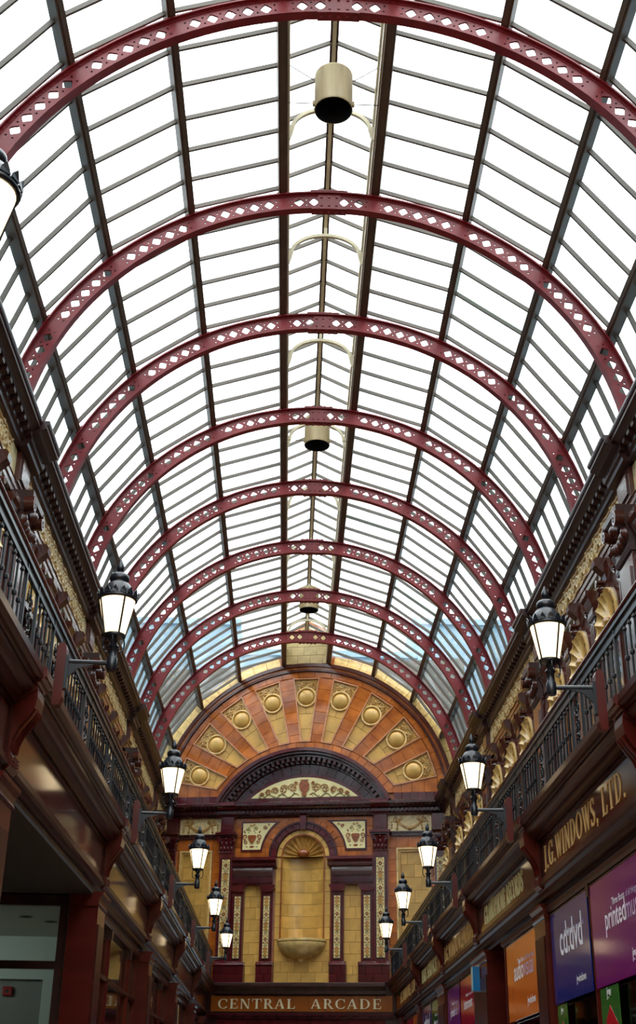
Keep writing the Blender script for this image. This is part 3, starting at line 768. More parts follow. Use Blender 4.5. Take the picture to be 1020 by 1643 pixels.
def pilaster(u, wd, sw, z0, z1, sz0, sz1, d, joints, unit):
    p = empty('pilaster', (u, 0, 0), 0, E_)
    MB().box(-wd / 2, wd / 2, -d, .03, z0, z1).build('shaft', plum, p)
    for s_ in (-1, 1): MB().box(min(s_ * sw / 2, s_ * (sw / 2 + .02)), max(s_ * sw / 2, s_ * (sw / 2 + .02)), -d - .016, -d, sz0 - .02, sz1 + .02).build('bead', plum_d, p)
    for z in (sz0 - .02, sz1): MB().box(-sw / 2, sw / 2, -d - .016, -d, z, z + .02).build('bead', plum_d, p)
    hh = (sz1 - sz0) / joints; me = MB().pillow([(-sw / 2 + .002, .003), (sw / 2 - .002, .003), (sw / 2 - .002, hh - .003), (-sw / 2 + .002, hh - .003)], -d + .01, -d - .008, .004).mesh('cream_tile', cream_t)
    for i in range(joints): put(me, 'cream_tile', p, (0, 0, sz0 + i * hh))
    key = (sw, sz0, sz1)
    if key not in PO: PO[key] = strip_orn(sw, sz0, sz1, unit, -d - .008)
    put(PO[key], 'painted_ornament', p)
PO = {}
for s_ in (-1, 1):
    pilaster(s_ * 1.915, .34, .20, 4.79, 7.32, 4.875, 7.185, .12, 8, .29)
    pilaster(s_ * .865, .30, .155, 4.79, 6.40, 4.865, 6.305, .10, 5, .288)
    pilaster(s_ * 1.585, .29, .155, 4.79, 6.40, 4.865, 6.305, .10, 5, .288)
    pilaster(s_ * 3.36, .26, .17, 4.32, 7.32, 4.875, 7.18, .10, 8, .29)
    # small entablature over the pair
    a, c = (.72, 1.74) if s_ > 0 else (-1.74, -.72)
    e = empty('entablature', (0, 0, 0), 0, E_)
    MB().box(a, c, -.15, .03, 6.56, 6.60).build('architrave', plum, e); MB().box(a - .0, c, -.17, .03, 6.60, 6.74).build('architrave_band', plum_d, e)
    fz = MB(); u = min(a, c) + .02
    fz.box(a, c, -.12, .03, 6.74, 6.99); fz.build('frieze_ground', plum, e)
    flute = MB().ex_x([(-.12, .0), (-.15, .03), (-.168, .08), (-.172, .125), (-.168, .17), (-.15, .22), (-.12, .25)], -.014, .014).mesh('reed', wood_up)
    u = a + .03
    while u < c - .01: put(flute, 'reed', e, (u, 0, 6.74)); u += .0415
    MB().ex_x([(.03, 6.99), (-.17, 6.99), (-.20, 7.03), (-.20, 7.07), (-.26, 7.11), (-.30, 7.13), (-.30, 7.20), (.03, 7.215)], a - .09 * (s_ > 0), c + .09 * (s_ < 0)).build('cornice', plum, e)
    for uc in (.865, 1.585):
        uc *= s_
        MB().ex_y([(uc - .14, 6.40), (uc + .14, 6.40), (uc + .16, 6.46), (uc + .19, 6.50), (uc + .2, 6.56), (uc - .2, 6.56), (uc - .19, 6.50), (uc - .16, 6.46)], .0, -.145).build('small_capital', plum, e)
    # plinths
    for (x0, x1) in ((.68, 1.08), (1.375, 2.12)):
        x0, x1 = (x0, x1) if s_ > 0 else (-x1, -x0)
        tiles(E_, 'plum_tile', (x0, x1, 4.32, 4.70), .375 if x1 - x0 > .6 else .205, .19, .03, -.14, plum)
        part(MB().ex_x([(.03, 4.70), (-.155, 4.70), (-.165, 4.725), (-.14, 4.75), (-.14, 4.77), (-.12, 4.79), (.03, 4.79)], x0 - .005, x1 + .005), 'plinth_moulding', plum)
    tiles(E_, 'yellow_tile', (1.085, 1.37, 4.32, 4.70) if s_ > 0 else (-1.37, -1.085, 4.32, 4.70), .285, .19, .03, .0, yellow)
    tiles(E_, 'yellow_tile', (1.02, 1.435, 4.70, 6.58) if s_ > 0 else (-1.435, -1.02, 4.70, 6.58), .28, .27, .03, .0, yellow)
# --- niche
NW, NZ, ND = .52, 7.24, .42
tiles(E_, 'yellow_tile', (-.68, -NW - .02, 5.30, 7.225), .2, .275, .03, .0, yellow)
tiles(E_, 'yellow_tile', (NW + .02, .68, 5.30, 7.225), .2, .275, .03, .0, yellow)
tiles(E_, 'yellow_tile', (-.67, .67, 4.32, 5.29), .335, .2425, .03, .0, yellow)
zz0, zz1 = 5.30, NZ
nrow = 7; hh = (zz1 - zz0) / nrow; nc = 4
for r in range(nrow):
    edges = [i / nc for i in range(nc + 1)] if r % 2 == 0 else [0] + [(i + .5) / nc for i in range(nc)] + [1]
    for t0, t1 in zip(edges, edges[1:]):
        V = []; K = 4
        for rad in (1.0, .985):
            for zq in (zz0 + r * hh + .003, zz0 + (r + 1) * hh - .003):
                for j in range(K + 1):
                    a = PI * (t0 + (t1 - t0) * j / K) + (.004 if j == 0 else -.004 if j == K else 0)
                    V.append((-NW * rad * math.cos(a), -.0 + ND * .55 * rad * math.sin(a) - .03, zq))
        k1 = K + 1; Fs = []
        for j in range(K): Fs.append((2 * k1 + j, 2 * k1 + j + 1, 3 * k1 + j + 1, 3 * k1 + j)); Fs.append((j, k1 + j, k1 + j + 1, j + 1))
        part(MB().add(V, Fs), 'niche_tile', yellow, smooth=40)
def shell_mesh(R, dep, nfl, rin=.0, sx=1.0, name='shell', amp=.09):
    mb = MB(); NA = nfl * 4; NRr = 7; V = []; Fs = []
    for i in range(NA + 1):
        a = PI * i / NA; fl = abs(math.sin(a * nfl))
        for j in range(NRr + 1):
            r = rin + (R - rin) * j / NRr; t = r / R
            y = dep * math.sqrt(max(0, 1 - t * t)) + amp * R * t * (fl - .4) * (1 if t < .99 else .35)
            V.append((-r * math.cos(a) * sx, y, r * math.sin(a)))
    for i in range(NA):
        for j in range(NRr): k = NRr + 1; Fs.append((i * k + j, i * k + j + 1, (i + 1) * k + j + 1, (i + 1) * k + j))
    return mb.add(V, Fs)
part(shell_mesh(.515, .07, 11, .06, 1.0, 'shell', .16), 'niche_shell', [orn_c], smooth=50, loc=(0, -.02, NZ))
mb = MB(); mb.lathe([(.0, 0), (.10, .0), (.15, .05), (.155, .10), (.12, .15), (.06, .18), (0, .19)], 12, sy=.6); part(mb, 'carved_boss', orn_b, smooth=40, loc=(0, -.02, NZ))
mb = MB(); ring(mb, 0, NZ, .515, .545, -PI / 2, PI / 2, 26, -.05, .03); mb.box(-.545, -.515, -.05, .03, 5.30, NZ); mb.box(.515, .545, -.05, .03, 5.30, NZ); part(mb, 'niche_architrave', orn_b)
for i in range(9):
    a0, a1 = -PI / 2 + PI * i / 9 + .006, -PI / 2 + PI * (i + 1) / 9 - .006
    part(MB().pillow(ringpoly(0, NZ, .55, .655, a0, a1, 3), .03, -.03), 'cream_voussoir', yellow)
for i in range(13):
    a0, a1 = -PI / 2 + PI * i / 13 + .004, -PI / 2 + PI * (i + 1) / 13 - .004
    part(MB().pillow(ringpoly(0, NZ, .665, .80, a0, a1, 3), .03, -.09), 'plum_voussoir', plum)
mb = MB(); ring(mb, 0, NZ, .80, .85, -PI / 2, PI / 2, 30, -.12, .03); part(mb, 'arch_label', plum_d)
for i in range(11):
    a0, a1 = R_(-62) + R_(124) * i / 11 + .005, R_(-62) + R_(124) * (i + 1) / 11 - .005
    part(MB().pillow(ringpoly(0, NZ, .855, .965, a0, a1, 2), .03, -.03), 'orange_voussoir', orange)
part(MB().ex_y([(-.06, 7.88), (.06, 7.88), (.085, 8.215), (-.085, 8.215)], .03, -.17), 'keystone', plum)
# --- spandrels
for s_ in (-1, 1):
    def spand(m_): 
        R2 = 1.10 - m_; z0, z1 = 7.425 - m_ + .0, 8.075 + m_; xo = 1.535 + m_
        pts = [(xo, z0), (xo, z1)]
        a1 = math.acos(min(1, (z1 - NZ) / R2)); a0 = math.acos((z0 - NZ) / R2)
        pts += arc(0, NZ, R2, a1, a0, 12)
        return [(s_ * x, z) for x, z in pts]
    part(MB().ex_y(spand(.045), .0, -.03), 'spandrel_frame', plum)
    part(MB().ex_y(spand(.0), -.02, -.04), 'spandrel_panel', cream_t)
    mb = MB(); y = -.04; cx = s_ * 1.30
    mb.ex_y([(cx - .03, 7.58), (cx + .03, 7.58), (cx + .09, 7.68), (cx + .11, 7.75), (cx + .08, 7.78), (cx - .08, 7.78), (cx - .11, 7.75), (cx - .09, 7.68)], y - .02, y, 0)
    mb.blob(cx, 7.50, .06, .03, y, .02, 0, 0); mb.blob(cx - .09, 7.84, .014, .014, y, .012, 0, 3); mb.blob(cx + .08, 7.84, .014, .014, y, .012, 0, 3)
    for q in (-1, 1):
        mb.spiral(cx + q * .17, 7.74, .07, 1.2, -PI / 2, q, .026, y - .014, y, 0); mb.spiral(cx + q * .15, 7.62, .055, 1.2, PI / 2, -q, .02, y - .014, y, 0)
        mb.spiral(cx + q * .10, 7.94, .05, 1.4, PI, -q, .016, y - .012, y, 2); mb.spiral(cx + q * .04, 8.02, .035, 1.3, 0, q, .014, y - .012, y, 1)
        mb.blob(cx + q * .19, 7.86, .018, .04, y, .015, -.5 * q, 0); mb.blob(cx + q * .13, 7.50, .03, .012, y, .012, .3 * q, 2); mb.blob(cx + q * .05, 7.88, .012, .03, y, .012, .4 * q, 1)
    mb.spiral(cx - s_ * .33, 7.97, .05, 1.5, 0, s_, .022, y - .014, y, 0); mb.spiral(cx - s_ * .42, 8.03, .03, 1.3, 0, -s_, .016, y - .014, y, 1)
    part(mb, 'scroll_ornament', [orn_b, orn_c, orn_g, pm_green])
# --- half-bowl sill under the niche
mb = MB(); mb.lathe([(.0, 5.30), (.60, 5.30), (.605, 5.25), (.58, 5.22), (.585, 5.19), (.56, 5.12), (.52, 5.07), (.50, 5.04)], 24, a0=PI, a1=2 * PI, sy=.72); part(mb, 'bowl_rim', bowl_m, smooth=30)
mb = MB(); mb.lathe([(.50, 5.04), (.47, 5.0), (.38, 4.93), (.25, 4.88), (.13, 4.855), (.10, 4.85), (.10, 4.82), (.07, 4.79), (.0, 4.775)], 24, a0=PI, a1=2 * PI, sy=.72); part(mb, 'bowl_underside', bowl_m, smooth=30)
# --- ledge, name board
mb = MB(); mb.ex_x([(.03, 4.065), (-.12, 4.065), (-.14, 4.10), (-.14, 4.14), (-.20, 4.19), (-.26, 4.22), (-.28, 4.24), (-.28, 4.30), (-.25, 4.318), (.03, 4.318)], -2.02, 2.02); part(mb, 'ledge', wood_dark)
mb = MB(); mb.box(-2.35, 2.35, -.10, .03, 3.60, 3.665); mb.box(-2.35, 2.35, -.07, .03, 3.54, 3.60); part(mb, 'lintel_moulding', plum_d)
tiles(E_, 'plum_tile', (-2.0, 2.0, 3.30, 3.54), .3, .12, .03, -.02, plum)
part(MB().box(-2.62, -2.0, -.02, .03, 3.3, 4.32), 'corner_pier', wood_dark); part(MB().box(2.0, 2.62, -.02, .03, 3.3, 4.32), 'corner_pier', wood_dark)

# ------------------------------------------------------------------ serif lettering
def glyph(ch):
    """polygons in a unit-height box, and the advance width"""
    T, t, sf, sh = .15, .055, .055, .05
    P = []
    def box(x0, x1, y0, y1): P.append([(x0, y0), (x1, y0), (x1, y1), (x0, y1)])
    def q(*p): P.append(list(p))
    def serif(x0, x1, y): box(x0 - sf, x1 + sf, y, y + sh)
    def bow(cx, cy, rx, ry, a0, a1, tk, tn, n=12):
        for i in range(n):
            A = [a0 + (a1 - a0) * (i + j) / n for j in (0, 1)]
            o_ = [(cx + rx * math.cos(a), cy + ry * math.sin(a)) for a in A]
            w_ = [tn + (tk - tn) * abs(math.cos(a)) for a in A]
            i_ = [(cx + (rx - w_[j]) * math.cos(A[j]), cy + (ry - min(w_[j], tn * 1.2)) * math.sin(A[j])) for j in (0, 1)]
            P.append([o_[0], o_[1], i_[1], i_[0]])
    if ch == 'A':
        q((.0, 0), (t * 1.2, 0), (.36, .96), (.30, .96)); q((.50, 0), (.68, 0), (.40, 1), (.30, .96)); box(.15, .5, .3, .3 + t); serif(.02, .08, 0); serif(.50, .66, 0); return P, .74
    if ch in 'CG':
        bow(.40, .5, .40, .51, R_(48), R_(312), T, t); q((.63, .68), (.68, .68), (.68, .98), (.645, .98), (.60, .86))
        if ch == 'C': q((.64, .10), (.69, .26), (.66, .28), (.58, .12)); return P, .74
        box(.54, .54 + T, .04, .42); serif(.54, .54 + T, .42); return P, .80
    if ch == 'D':
        box(.08, .08 + T, 0, 1); serif(.08, .16, 0); serif(.08, .16, 1 - sh); bow(.30, .5, .44, .5, -PI / 2, PI / 2, T, t); box(.16, .32, 0, t); box(.16, .32, 1 - t, 1); return P, .80
    if ch in 'EFL':
        box(.08, .08 + T, 0, 1); serif(.08, .23, 0); serif(.08, .23, 1 - sh)
        if ch != 'L': box(.2, .56, 1 - t, 1); box(.53, .58, .76, 1); box(.2, .44, .48, .48 + t); box(.42, .46, .38, .62)
        if ch != 'F': box(.2, .58, 0, t); q((.58, 0), (.63, .28), (.585, .28), (.52, .03))
        return P, .66
    if ch in 'HM':
        W = .72 if ch == 'H' else .86
        tl = T if ch == 'H' else t * 1.1
        box(.08, .08 + tl, 0, 1); box(W - T, W, 0, 1)
        for x0, x1 in ((.08, .08 + tl), (W - T, W)): serif(x0, x1, 0); serif(x0, x1, 1 - sh)
        if ch == 'H': box(.2, W - .1, .48, .48 + t)
        else: q((.08, 1), (.24, 1), (.50, .1), (.43, .0)); q((W - .1, 1), (W - .05, 1), (.48, .0), (.43, .08))
        return P, W + .08
    if ch == 'I': box(.08, .08 + T, 0, 1); serif(.08, .23, 0); serif(.08, .23, 1 - sh); return P, .32
    if ch == 'J': box(.2, .2 + T, .18, 1); serif(.2, .35, 1 - sh); bow(.16, .12, .19, .22, R_(-150), R_(20), T, t, 6); return P, .44
    if ch == 'N':
        box(.08, .08 + t, 0, 1); box(.62, .62 + t, 0, 1); q((.05, 1), (.22, 1), (.675, 0), (.56, 0)); serif(.08, .13, 0); serif(.08, .12, 1 - sh); serif(.62, .67, 1 - sh); return P, .78
    if ch == 'O': bow(.42, .5, .42, .52, 0, 2 * PI, T, t, 22); return P, .86
    if ch in 'PR':
        box(.08, .08 + T, 0, 1); serif(.08, .23, 0); serif(.08, .16, 1 - sh); bow(.30, .74, .28, .26, -PI / 2, PI / 2, T, t); box(.16, .32, 1 - t, 1); box(.16, .32, .48, .48 + t)
        if ch == 'R': q((.30, .50), (.42, .50), (.72, .0), (.56, 0)); serif(.58, .70, 0); return P, .74
        return P, .64
    if ch == 'S':
        bow(.27, .74, .24, .27, R_(35), R_(250), T * .75, t, 10); bow(.27, .27, .26, .28, R_(-145), R_(80), T * .85, t, 10); q((.12, .60), (.22, .66), (.44, .42), (.34, .34)); box(.44, .48, .74, .98); box(.02, .06, .02, .28); return P, .58
    if ch == 'T': box(.27, .27 + T, 0, 1); serif(.27, .42, 0); box(0, .69, 1 - t, 1); q((0, 1), (.05, 1), (.03, .72), (-.02, .72)); q((.64, 1), (.69, 1), (.71, .72), (.66, .72)); return P, .72
    if ch == 'V': q((.02, 1), (.2, 1), (.42, .1), (.36, 0)); q((.6, 1), (.66, 1), (.42, .05), (.36, 0)); serif(.02, .2, 1 - sh); serif(.58, .66, 1 - sh); return P, .70
    if ch == 'W':
        for x in (0, .40): q((x, 1), (x + .17, 1), (x + .36, .08), (x + .30, 0)); q((x + .5, 1), (x + .555, 1), (x + .36, .04), (x + .30, 0))
        serif(.02, .15, 1 - sh); serif(.42, .55, 1 - sh); serif(.88, .96, 1 - sh); return P, 1.0
    if ch == '.': box(.04, .17, 0, .13); return P, .22
    if ch == ',': box(.04, .17, 0, .13); q((.10, .02), (.17, .02), (.09, -.16), (.05, -.14)); return P, .22
    return P, .34
def lettering(parent, text, u0, u1, z0, h, y, d, m_, track=.1):
    adv = []; tot = 0
    for ch in text: g = glyph(ch); adv.append((ch, g[0], tot)); tot += g[1] + track
    tot -= track; k = (u1 - u0) / tot
    for ch, P, x in adv:
        if not P: continue
        mb = MB()
        for i, p in enumerate(P): mb.ex_y([(a * k, b * h) for a, b in p], -d - .0004 * (i % 3), 0)
        mb.build('letter', m_, parent, (u0 + x * k, y, z0))
nb = tag(empty('name_board', (E_.location.x, E_.location.y, 0), AW), 'amber tiled name board lettered CENTRAL ARCADE across the end wall', 'sign')
nb.location.z = 3.67
MB().box(-2.16, 2.19, -.03, -.021, 0, .39).build('board', wood_dark, nb)
n = 11; hh_ = 4.33 / n
me = MB().pillow([(.003, .022), (hh_ - .003, .022), (hh_ - .003, .372), (.003, .372)], -.03, -.05, .006).mesh('amber_tile', signtile)
for i in range(n): put(me, 'amber_tile', nb, (-2.15 + i * hh_, 0, 0))
lettering(nb, 'CENTRAL', -1.965, -.105, .085, .215, -.05, .018, cream_l, .14)
lettering(nb, 'ARCADE', .265, 1.92, .085, .215, -.05, .018, cream_l, .14)

# ================================================================== SIDE WALLS
Y0W = -4.0
XU = 3.47                                                    # face of the upper storey
LAMP_R = [4.6, 8.56, 12.6, 17.05, 20.9, 24.65]
LAMP_L = [3.88, 8.23, 13.07, 17.55, 22.05, 26.63]
def yw(off=0.0): return lambda x: yend(x) - off
MOD = [1.78, 7.12, 12.485, 17.85, 23.2, 28.55]               # cornice breaks, over every other rib
def side_frame(sgn, x, y, z=0, parent=None, name='frame'):
    return empty(name, (sgn * x, y, z), -sgn * PI / 2, parent)
def up_cornice(d=0.0):                                       # (x from the wall face inwards, z) for the right side
    return [(3.60, 8.20), (3.42, 8.20), (3.40 - d, 8.22), (3.39 - d, 8.26), (3.36 - d, 8.28), (3.36 - d, 8.36), (3.29 - d, 8.38), (3.27 - d, 8.41), (3.235 - d, 8.425), (3.205 - d, 8.435), (3.205 - d, 8.47), (3.19 - d, 8.48), (3.18 - d, 8.50), (3.18 - d, 8.53), (3.60, 8.545)]
# meshes shared by both sides, in the local frame (x along the wall, -y into the arcade)
MODIL = MB().ex_x([(-.11, .0), (-.12, .03), (-.185, .045), (-.19, .085), (-.11, .085)], -.045, .045).mesh('modillion', wood_dark)
def frieze_unit():
    mb = MB(); h = .38
    mb.spiral(-.10, .19, .11, 1.6, 0, 1, .03, -.03, 0, 0); mb.spiral(.12, .17, .10, 1.6, PI, -1, .03, -.03, 0, 0)
    rr = random.Random(11)
    for i in range(16): mb.blob(rr.uniform(-.22, .22), rr.uniform(.04, .34), .022, .04, 0, .035, rr.uniform(0, 3), i % 3 == 0, 6)
    for s_ in (-1, 1): mb.ribbon([(-.22, .19 + s_ * .13), (-.1, .19 + s_ * .155), (.05, .19 + s_ * .12), (.22, .19 + s_ * .13)], .025, -.025, 0, 1)
    return mb.mesh('frieze_scroll', [frieze_m, orn_c])
FRZ = frieze_unit()
shell_m = mat('cream_shell_faience', (222, 184, 112), .25, noise=.2, nscale=9, coat=.3)
SHELL = shell_mesh(.46, .10, 8, .05, 1.0, 'shell', .2).mesh('scallop_shell', shell_m, 50)
SHELLBOSS = MB().lathe([(0, -.06), (.06, -.05), (.085, 0), (.06, .05), (0, .07)], 10, sy=.7).mesh('shell_boss', orn_c, 40)
NARCH = MB(); ring(NARCH, 0, 0, .475, .53, -PI / 2, PI / 2, 18, 0, -.07); NARCH = NARCH.mesh('niche_arch', wood_up)
NIN = MB(); ring(NIN, 0, 0, .45, .478, -PI / 2, PI / 2, 18, .02, -.03); NIN = NIN.mesh('niche_bead', buff)
def upcons():
    p = [(.0, .0), (-.07, .0), (-.10, .05), (-.09, .12), (-.06, .17), (-.08, .24), (-.14, .30), (-.19, .35), (-.20, .41), (-.17, .45), (0, .45)]
    return MB().ex_x(p, -.075, .075).mesh('console', wood_up)
UCONS = upcons()
ACR = MB(); ACR.spiral(0, .06, .05, 1.3, 0, 1, .025, -.1, 0); ACR.blob(0, .0, .05, .06, -.02, .08); ACR = ACR.mesh('console_scroll', wood_up)
PSH = MB(); PSH.box(-.11, .11, -.06, 0, 4.9, 7.18)
for q in (-.07, 0, .07): PSH.box(q - .018, q + .018, -.078, -.06, 5.0, 7.1)
PSH = PSH.mesh('pilaster_shaft', wood_up)
PCAP = MB().ex_x([(0, 7.18), (-.08, 7.18), (-.09, 7.22), (-.08, 7.30), (-.13, 7.42), (-.16, 7.46), (-.16, 7.52), (0, 7.52)], -.14, .14).mesh('pilaster_capital', wood_up)
CURVE = MB()
for s_ in (-1, 1):
    for k in range(3):
        CURVE.ribbon([(s_ * (.16 + .04 * k), 7.66 - .01 * k), (s_ * (.20 + .04 * k), 7.52), (s_ * (.27 + .03 * k), 7.45 - .03 * k), (s_ * (.42 + .01 * k), 7.42 - .05 * k)], .022, -.06, 0)
CURVE = CURVE.mesh('spandrel_scrolls', wood_up)
WPANE = MB().box(-.30, .30, -.012, 0, 5.0, 6.72).mesh('upper_window_pane', shop_glass)
WFRM = MB(); WFRM.box(-.36, -.30, -.05, 0, 4.9, 6.72); WFRM.box(.30, .36, -.05, 0, 4.9, 6.72); WFRM.box(-.5, .5, -.10, 0, 6.72, 6.80); WFRM.box(-.02, .02, -.04, 0, 4.9, 6.72); WFRM = WFRM.mesh('upper_window_frame', wood_up)
PIER = MB(); PIER.box(-.28, .28, -.13, 0, 4.6, 7.15); PIER.box(-.2, .2, -.15, -.13, 4.8, 7.0); PIER = PIER.mesh('pier_shaft', wood_up)
PIERCAP = MB().ex_x([(0, 7.15), (-.15, 7.15), (-.17, 7.2), (-.15, 7.26), (-.17, 7.45), (-.24, 7.60), (-.27, 7.62), (-.27, 7.70), (0, 7.70)], -.30, .30).mesh('pier_capital_block', wood_dark)
PIERV = MB()
for s_ in (-1, 1):
    PIERV.spiral(s_ * .24, 7.54, .09, 1.6, PI / 2, -s_, .035, -.29, -.18); 
    for i in range(3): PIERV.blob(s_ * (.06 + .09 * i), 7.32 + .03 * i, .045, .09, -.16, .07, 0, 0, 7)
PIERV.blob(0, 7.5, .07, .09, -.2, .09, 0, 0, 8); PIERV = PIERV.mesh('pier_capital_leaves', wood_up, 50)
PIERTOP = MB(); PIERTOP.box(-.26, .26, -.07, 0, 7.82, 8.20); PIERTOP.box(-.19, .19, -.09, -.07, 7.88, 8.14); PIERTOP = PIERTOP.mesh('frieze_block', wood_up)

def low_cornice():
    return [(2.24, 4.05), (2.165, 4.05), (2.155, 4.075), (2.12, 4.085), (2.105, 4.11), (2.08, 4.12), (2.055, 4.14), (2.05, 4.165), (2.065, 4.185), (2.04, 4.195), (2.03, 4.215), (2.005, 4.225), (2.0, 4.24), (2.0, 4.295), (2.012, 4.302), (2.24, 4.302)]
def low_ledge():
    return [(2.42, 3.50), (2.30, 3.50), (2.29, 3.53), (2.25, 3.55), (2.245, 3.58), (2.21, 3.595), (2.19, 3.62), (2.165, 3.63), (2.165, 3.66), (2.185, 3.672), (2.42, 3.672)]
CONS = MB().ex_x([(.06, 3.60), (-.02, 3.60), (-.05, 3.63), (-.055, 3.68), (-.03, 3.73), (-.035, 3.80), (-.07, 3.88), (-.13, 3.96), (-.165, 4.02), (-.175, 4.10), (-.17, 4.16), (.06, 4.16)], -.12, .12).mesh('shop_console', wood_red)
CONSR = MB()
for q in (-.075, -.025, .025, .075): CONSR.ribbon([(q, 3.66), (q, 3.72)], .014, -.07, -.03)
CONSB = MB()
for q in (-.06, 0, .06):
    pts = [(q, -.036, 3.74), (q, -.042, 3.80), (q, -.077, 3.88), (q, -.137, 3.96), (q, -.172, 4.02)]
    CONSB.tube(pts, .014, 5)
CONSB = CONSB.mesh('console_reeds', wood_red)
CONSD = MB()
for i in range(3):
    for j in range(3): CONSD.blob(-.05 + .05 * i, 3.69 - .022 * j, .012, .009, -.05, .02, 0, 0, 6)
CONSD = CONSD.mesh('console_drops', wood_red)
HW = {}
def shop_pilaster(W, sgn, y, wd, x=2.2):
    f = side_frame(sgn, x, y, 0, W, 'shop_pilaster')
    key = round(wd, 2)
    if key not in HW:
        a = MB().box(-wd / 2, wd / 2, -.06, .22, 0, 3.36).mesh('shaft', wood_red)
        b = MB(); b.box(-wd / 2 + .05, wd / 2 - .05, -.072, -.06, .5, 3.2); b = b.mesh('raised_panel', wood)
        c = MB().ex_x([(.22, 3.36), (-.065, 3.36), (-.075, 3.375), (-.065, 3.40), (-.075, 3.44), (-.10, 3.47), (-.105, 3.495), (.22, 3.495)], -wd / 2 - .03, wd / 2 + .03).mesh('pilaster_capital', wood_red)
        HW[key] = (a, b, c)
    for nm, me in zip(('shaft', 'raised_panel', 'pilaster_capital'), HW[key]): put(me, nm, f)
WALL = {}
for sgn in (-1, 1):
    side = 'right' if sgn > 0 else 'left'
    W = struct(empty('wall_' + side)); WALL[sgn] = W
    LY = LAMP_R if sgn > 0 else LAMP_L
    X = lambda poly: [(sgn * x, z) for x, z in poly]
    MB().ex_y(X([(XU + .06, 4.2), (4.0, 4.2), (4.0, 8.4), (XU + .06, 8.4)]), Y0W, yw(-.1)).build('upper_masonry', wood_dark, W)
    MB().ex_y(X(up_cornice()), Y0W, yw(.02)).build('upper_cornice', wood_dark, W)
    MB().ex_y(X([(XU + .06, 7.81), (XU - .02, 7.81), (XU - .02, 8.205), (XU + .06, 8.205)]), Y0W, yw(.02)).build('frieze_ground', frieze_m, W)
    MB().ex_y(X([(XU + .06, 7.66), (XU - .035, 7.66), (XU - .035, 7.72), (XU - .05, 7.74), (XU - .05, 7.80), (XU - .06, 7.815), (XU + .06, 7.815)]), Y0W, yw(.02)).build('architrave', wood_up, W)
    MB().ex_y(X([(XU + .06, 7.44), (XU + .02, 7.44), (XU + .02, 7.66), (XU + .06, 7.66)]), Y0W, yw(.02)).build('spandrel_ground', frieze_m, W)
    MB().ex_y(X([(XU + .06, 4.3), (XU, 4.3), (XU, 7.44), (XU + .06, 7.44)]), Y0W, yw(.02)).build('upper_facing', wood_up, W)
    y = 6.2
    while y < yend(sgn * 3.4) - .25:
        put(MODIL, 'modillion', W, (sgn * (XU - .0), y, 8.275), -sgn * PI / 2); y += .19
    y = 6.3
    while y < yend(sgn * XU) - .35:
        if min(abs(y - q) for q in MOD) > .45: put(FRZ, 'frieze_scroll', W, (sgn * (XU - .02), y, 7.812), -sgn * PI / 2)
        y += .447
    for q in MOD[1:]:
        MB().ex_y(X(up_cornice(.075)), q - .37, q + .37).build('cornice_break', wood_dark, W)
        f = side_frame(sgn, XU, q, 0, W, 'pier')
        for nm, me in (('pier_shaft', PIER), ('capital_block', PIERCAP), ('capital_leaves', PIERV), ('frieze_block', PIERTOP)): put(me, nm, f)
        for k, off in enumerate((1.17, 2.66, 4.16)):
            yy = q + off
            if yy > yend(sgn * XU) - .5: continue
            f = side_frame(sgn, XU, yy, 0, W, 'shell_bay')
            put(SHELL, 'scallop_shell', f, (0, -.12, 6.80)); put(SHELLBOSS, 'shell_boss', f, (0, -.08, 6.86)); put(NARCH, 'niche_arch', f, (0, 0, 6.80)); put(NIN, 'niche_bead', f, (0, -.07, 6.80))
            put(UCONS, 'console', f, (0, 0, 7.22)); put(ACR, 'console_scroll', f, (0, -.08, 7.28)); put(CURVE, 'spandrel_scrolls', f)
            put(WPANE, 'window_pane', f, (0, -.01, 0)); put(WFRM, 'window_frame', f)
            MBK = HW.setdefault('shellback', MB().ex_y([(-.46, 6.80)] + arc(0, 6.80, .46, -PI / 2, PI / 2, 16), .0, -.012).mesh('shell_ground', frieze_m)); put(MBK, 'shell_ground', f)
        for off in (.44, 1.92, 3.41, 4.89):
            yy = q + off
            if yy > yend(sgn * XU) - .3: continue
            f = side_frame(sgn, XU, yy, 0, W, 'upper_pilaster'); put(PSH, 'pilaster_shaft', f); put(PCAP, 'pilaster_capital', f)
    # balcony floor, its cornice and the ledge over the shops
    MB().ex_y(X([(2.2, 4.16), (3.6, 4.16), (3.6, 4.298), (2.2, 4.298)]), Y0W, yw(.0)).build('balcony_floor', slab, W)
    MB().ex_y(X(low_cornice()), Y0W, yw(.26)).build('balcony_cornice', wood, W)
    MB().ex_y(X(low_ledge()), Y0W, yw(.02)).build('shop_ledge', wood, W)
    MB().ex_y(X([(2.26, 3.67), (4.0, 3.67), (4.0, 4.16), (2.26, 4.16)]), Y0W, yw(.0)).build('fascia_backing', wood_dark, W)
    for q in LY:
        MB().ex_y(X([(x - .02 if x < 2.2 else x, z) for x, z in low_cornice()]), q - .14, q + .14).build('cornice_break', wood_red, W)
        f = side_frame(sgn, 2.2, q, 0, W, 'console_bracket'); put(CONS, 'scroll', f); put(CONSB, 'reeds', f); put(CONSD, 'drops', f)

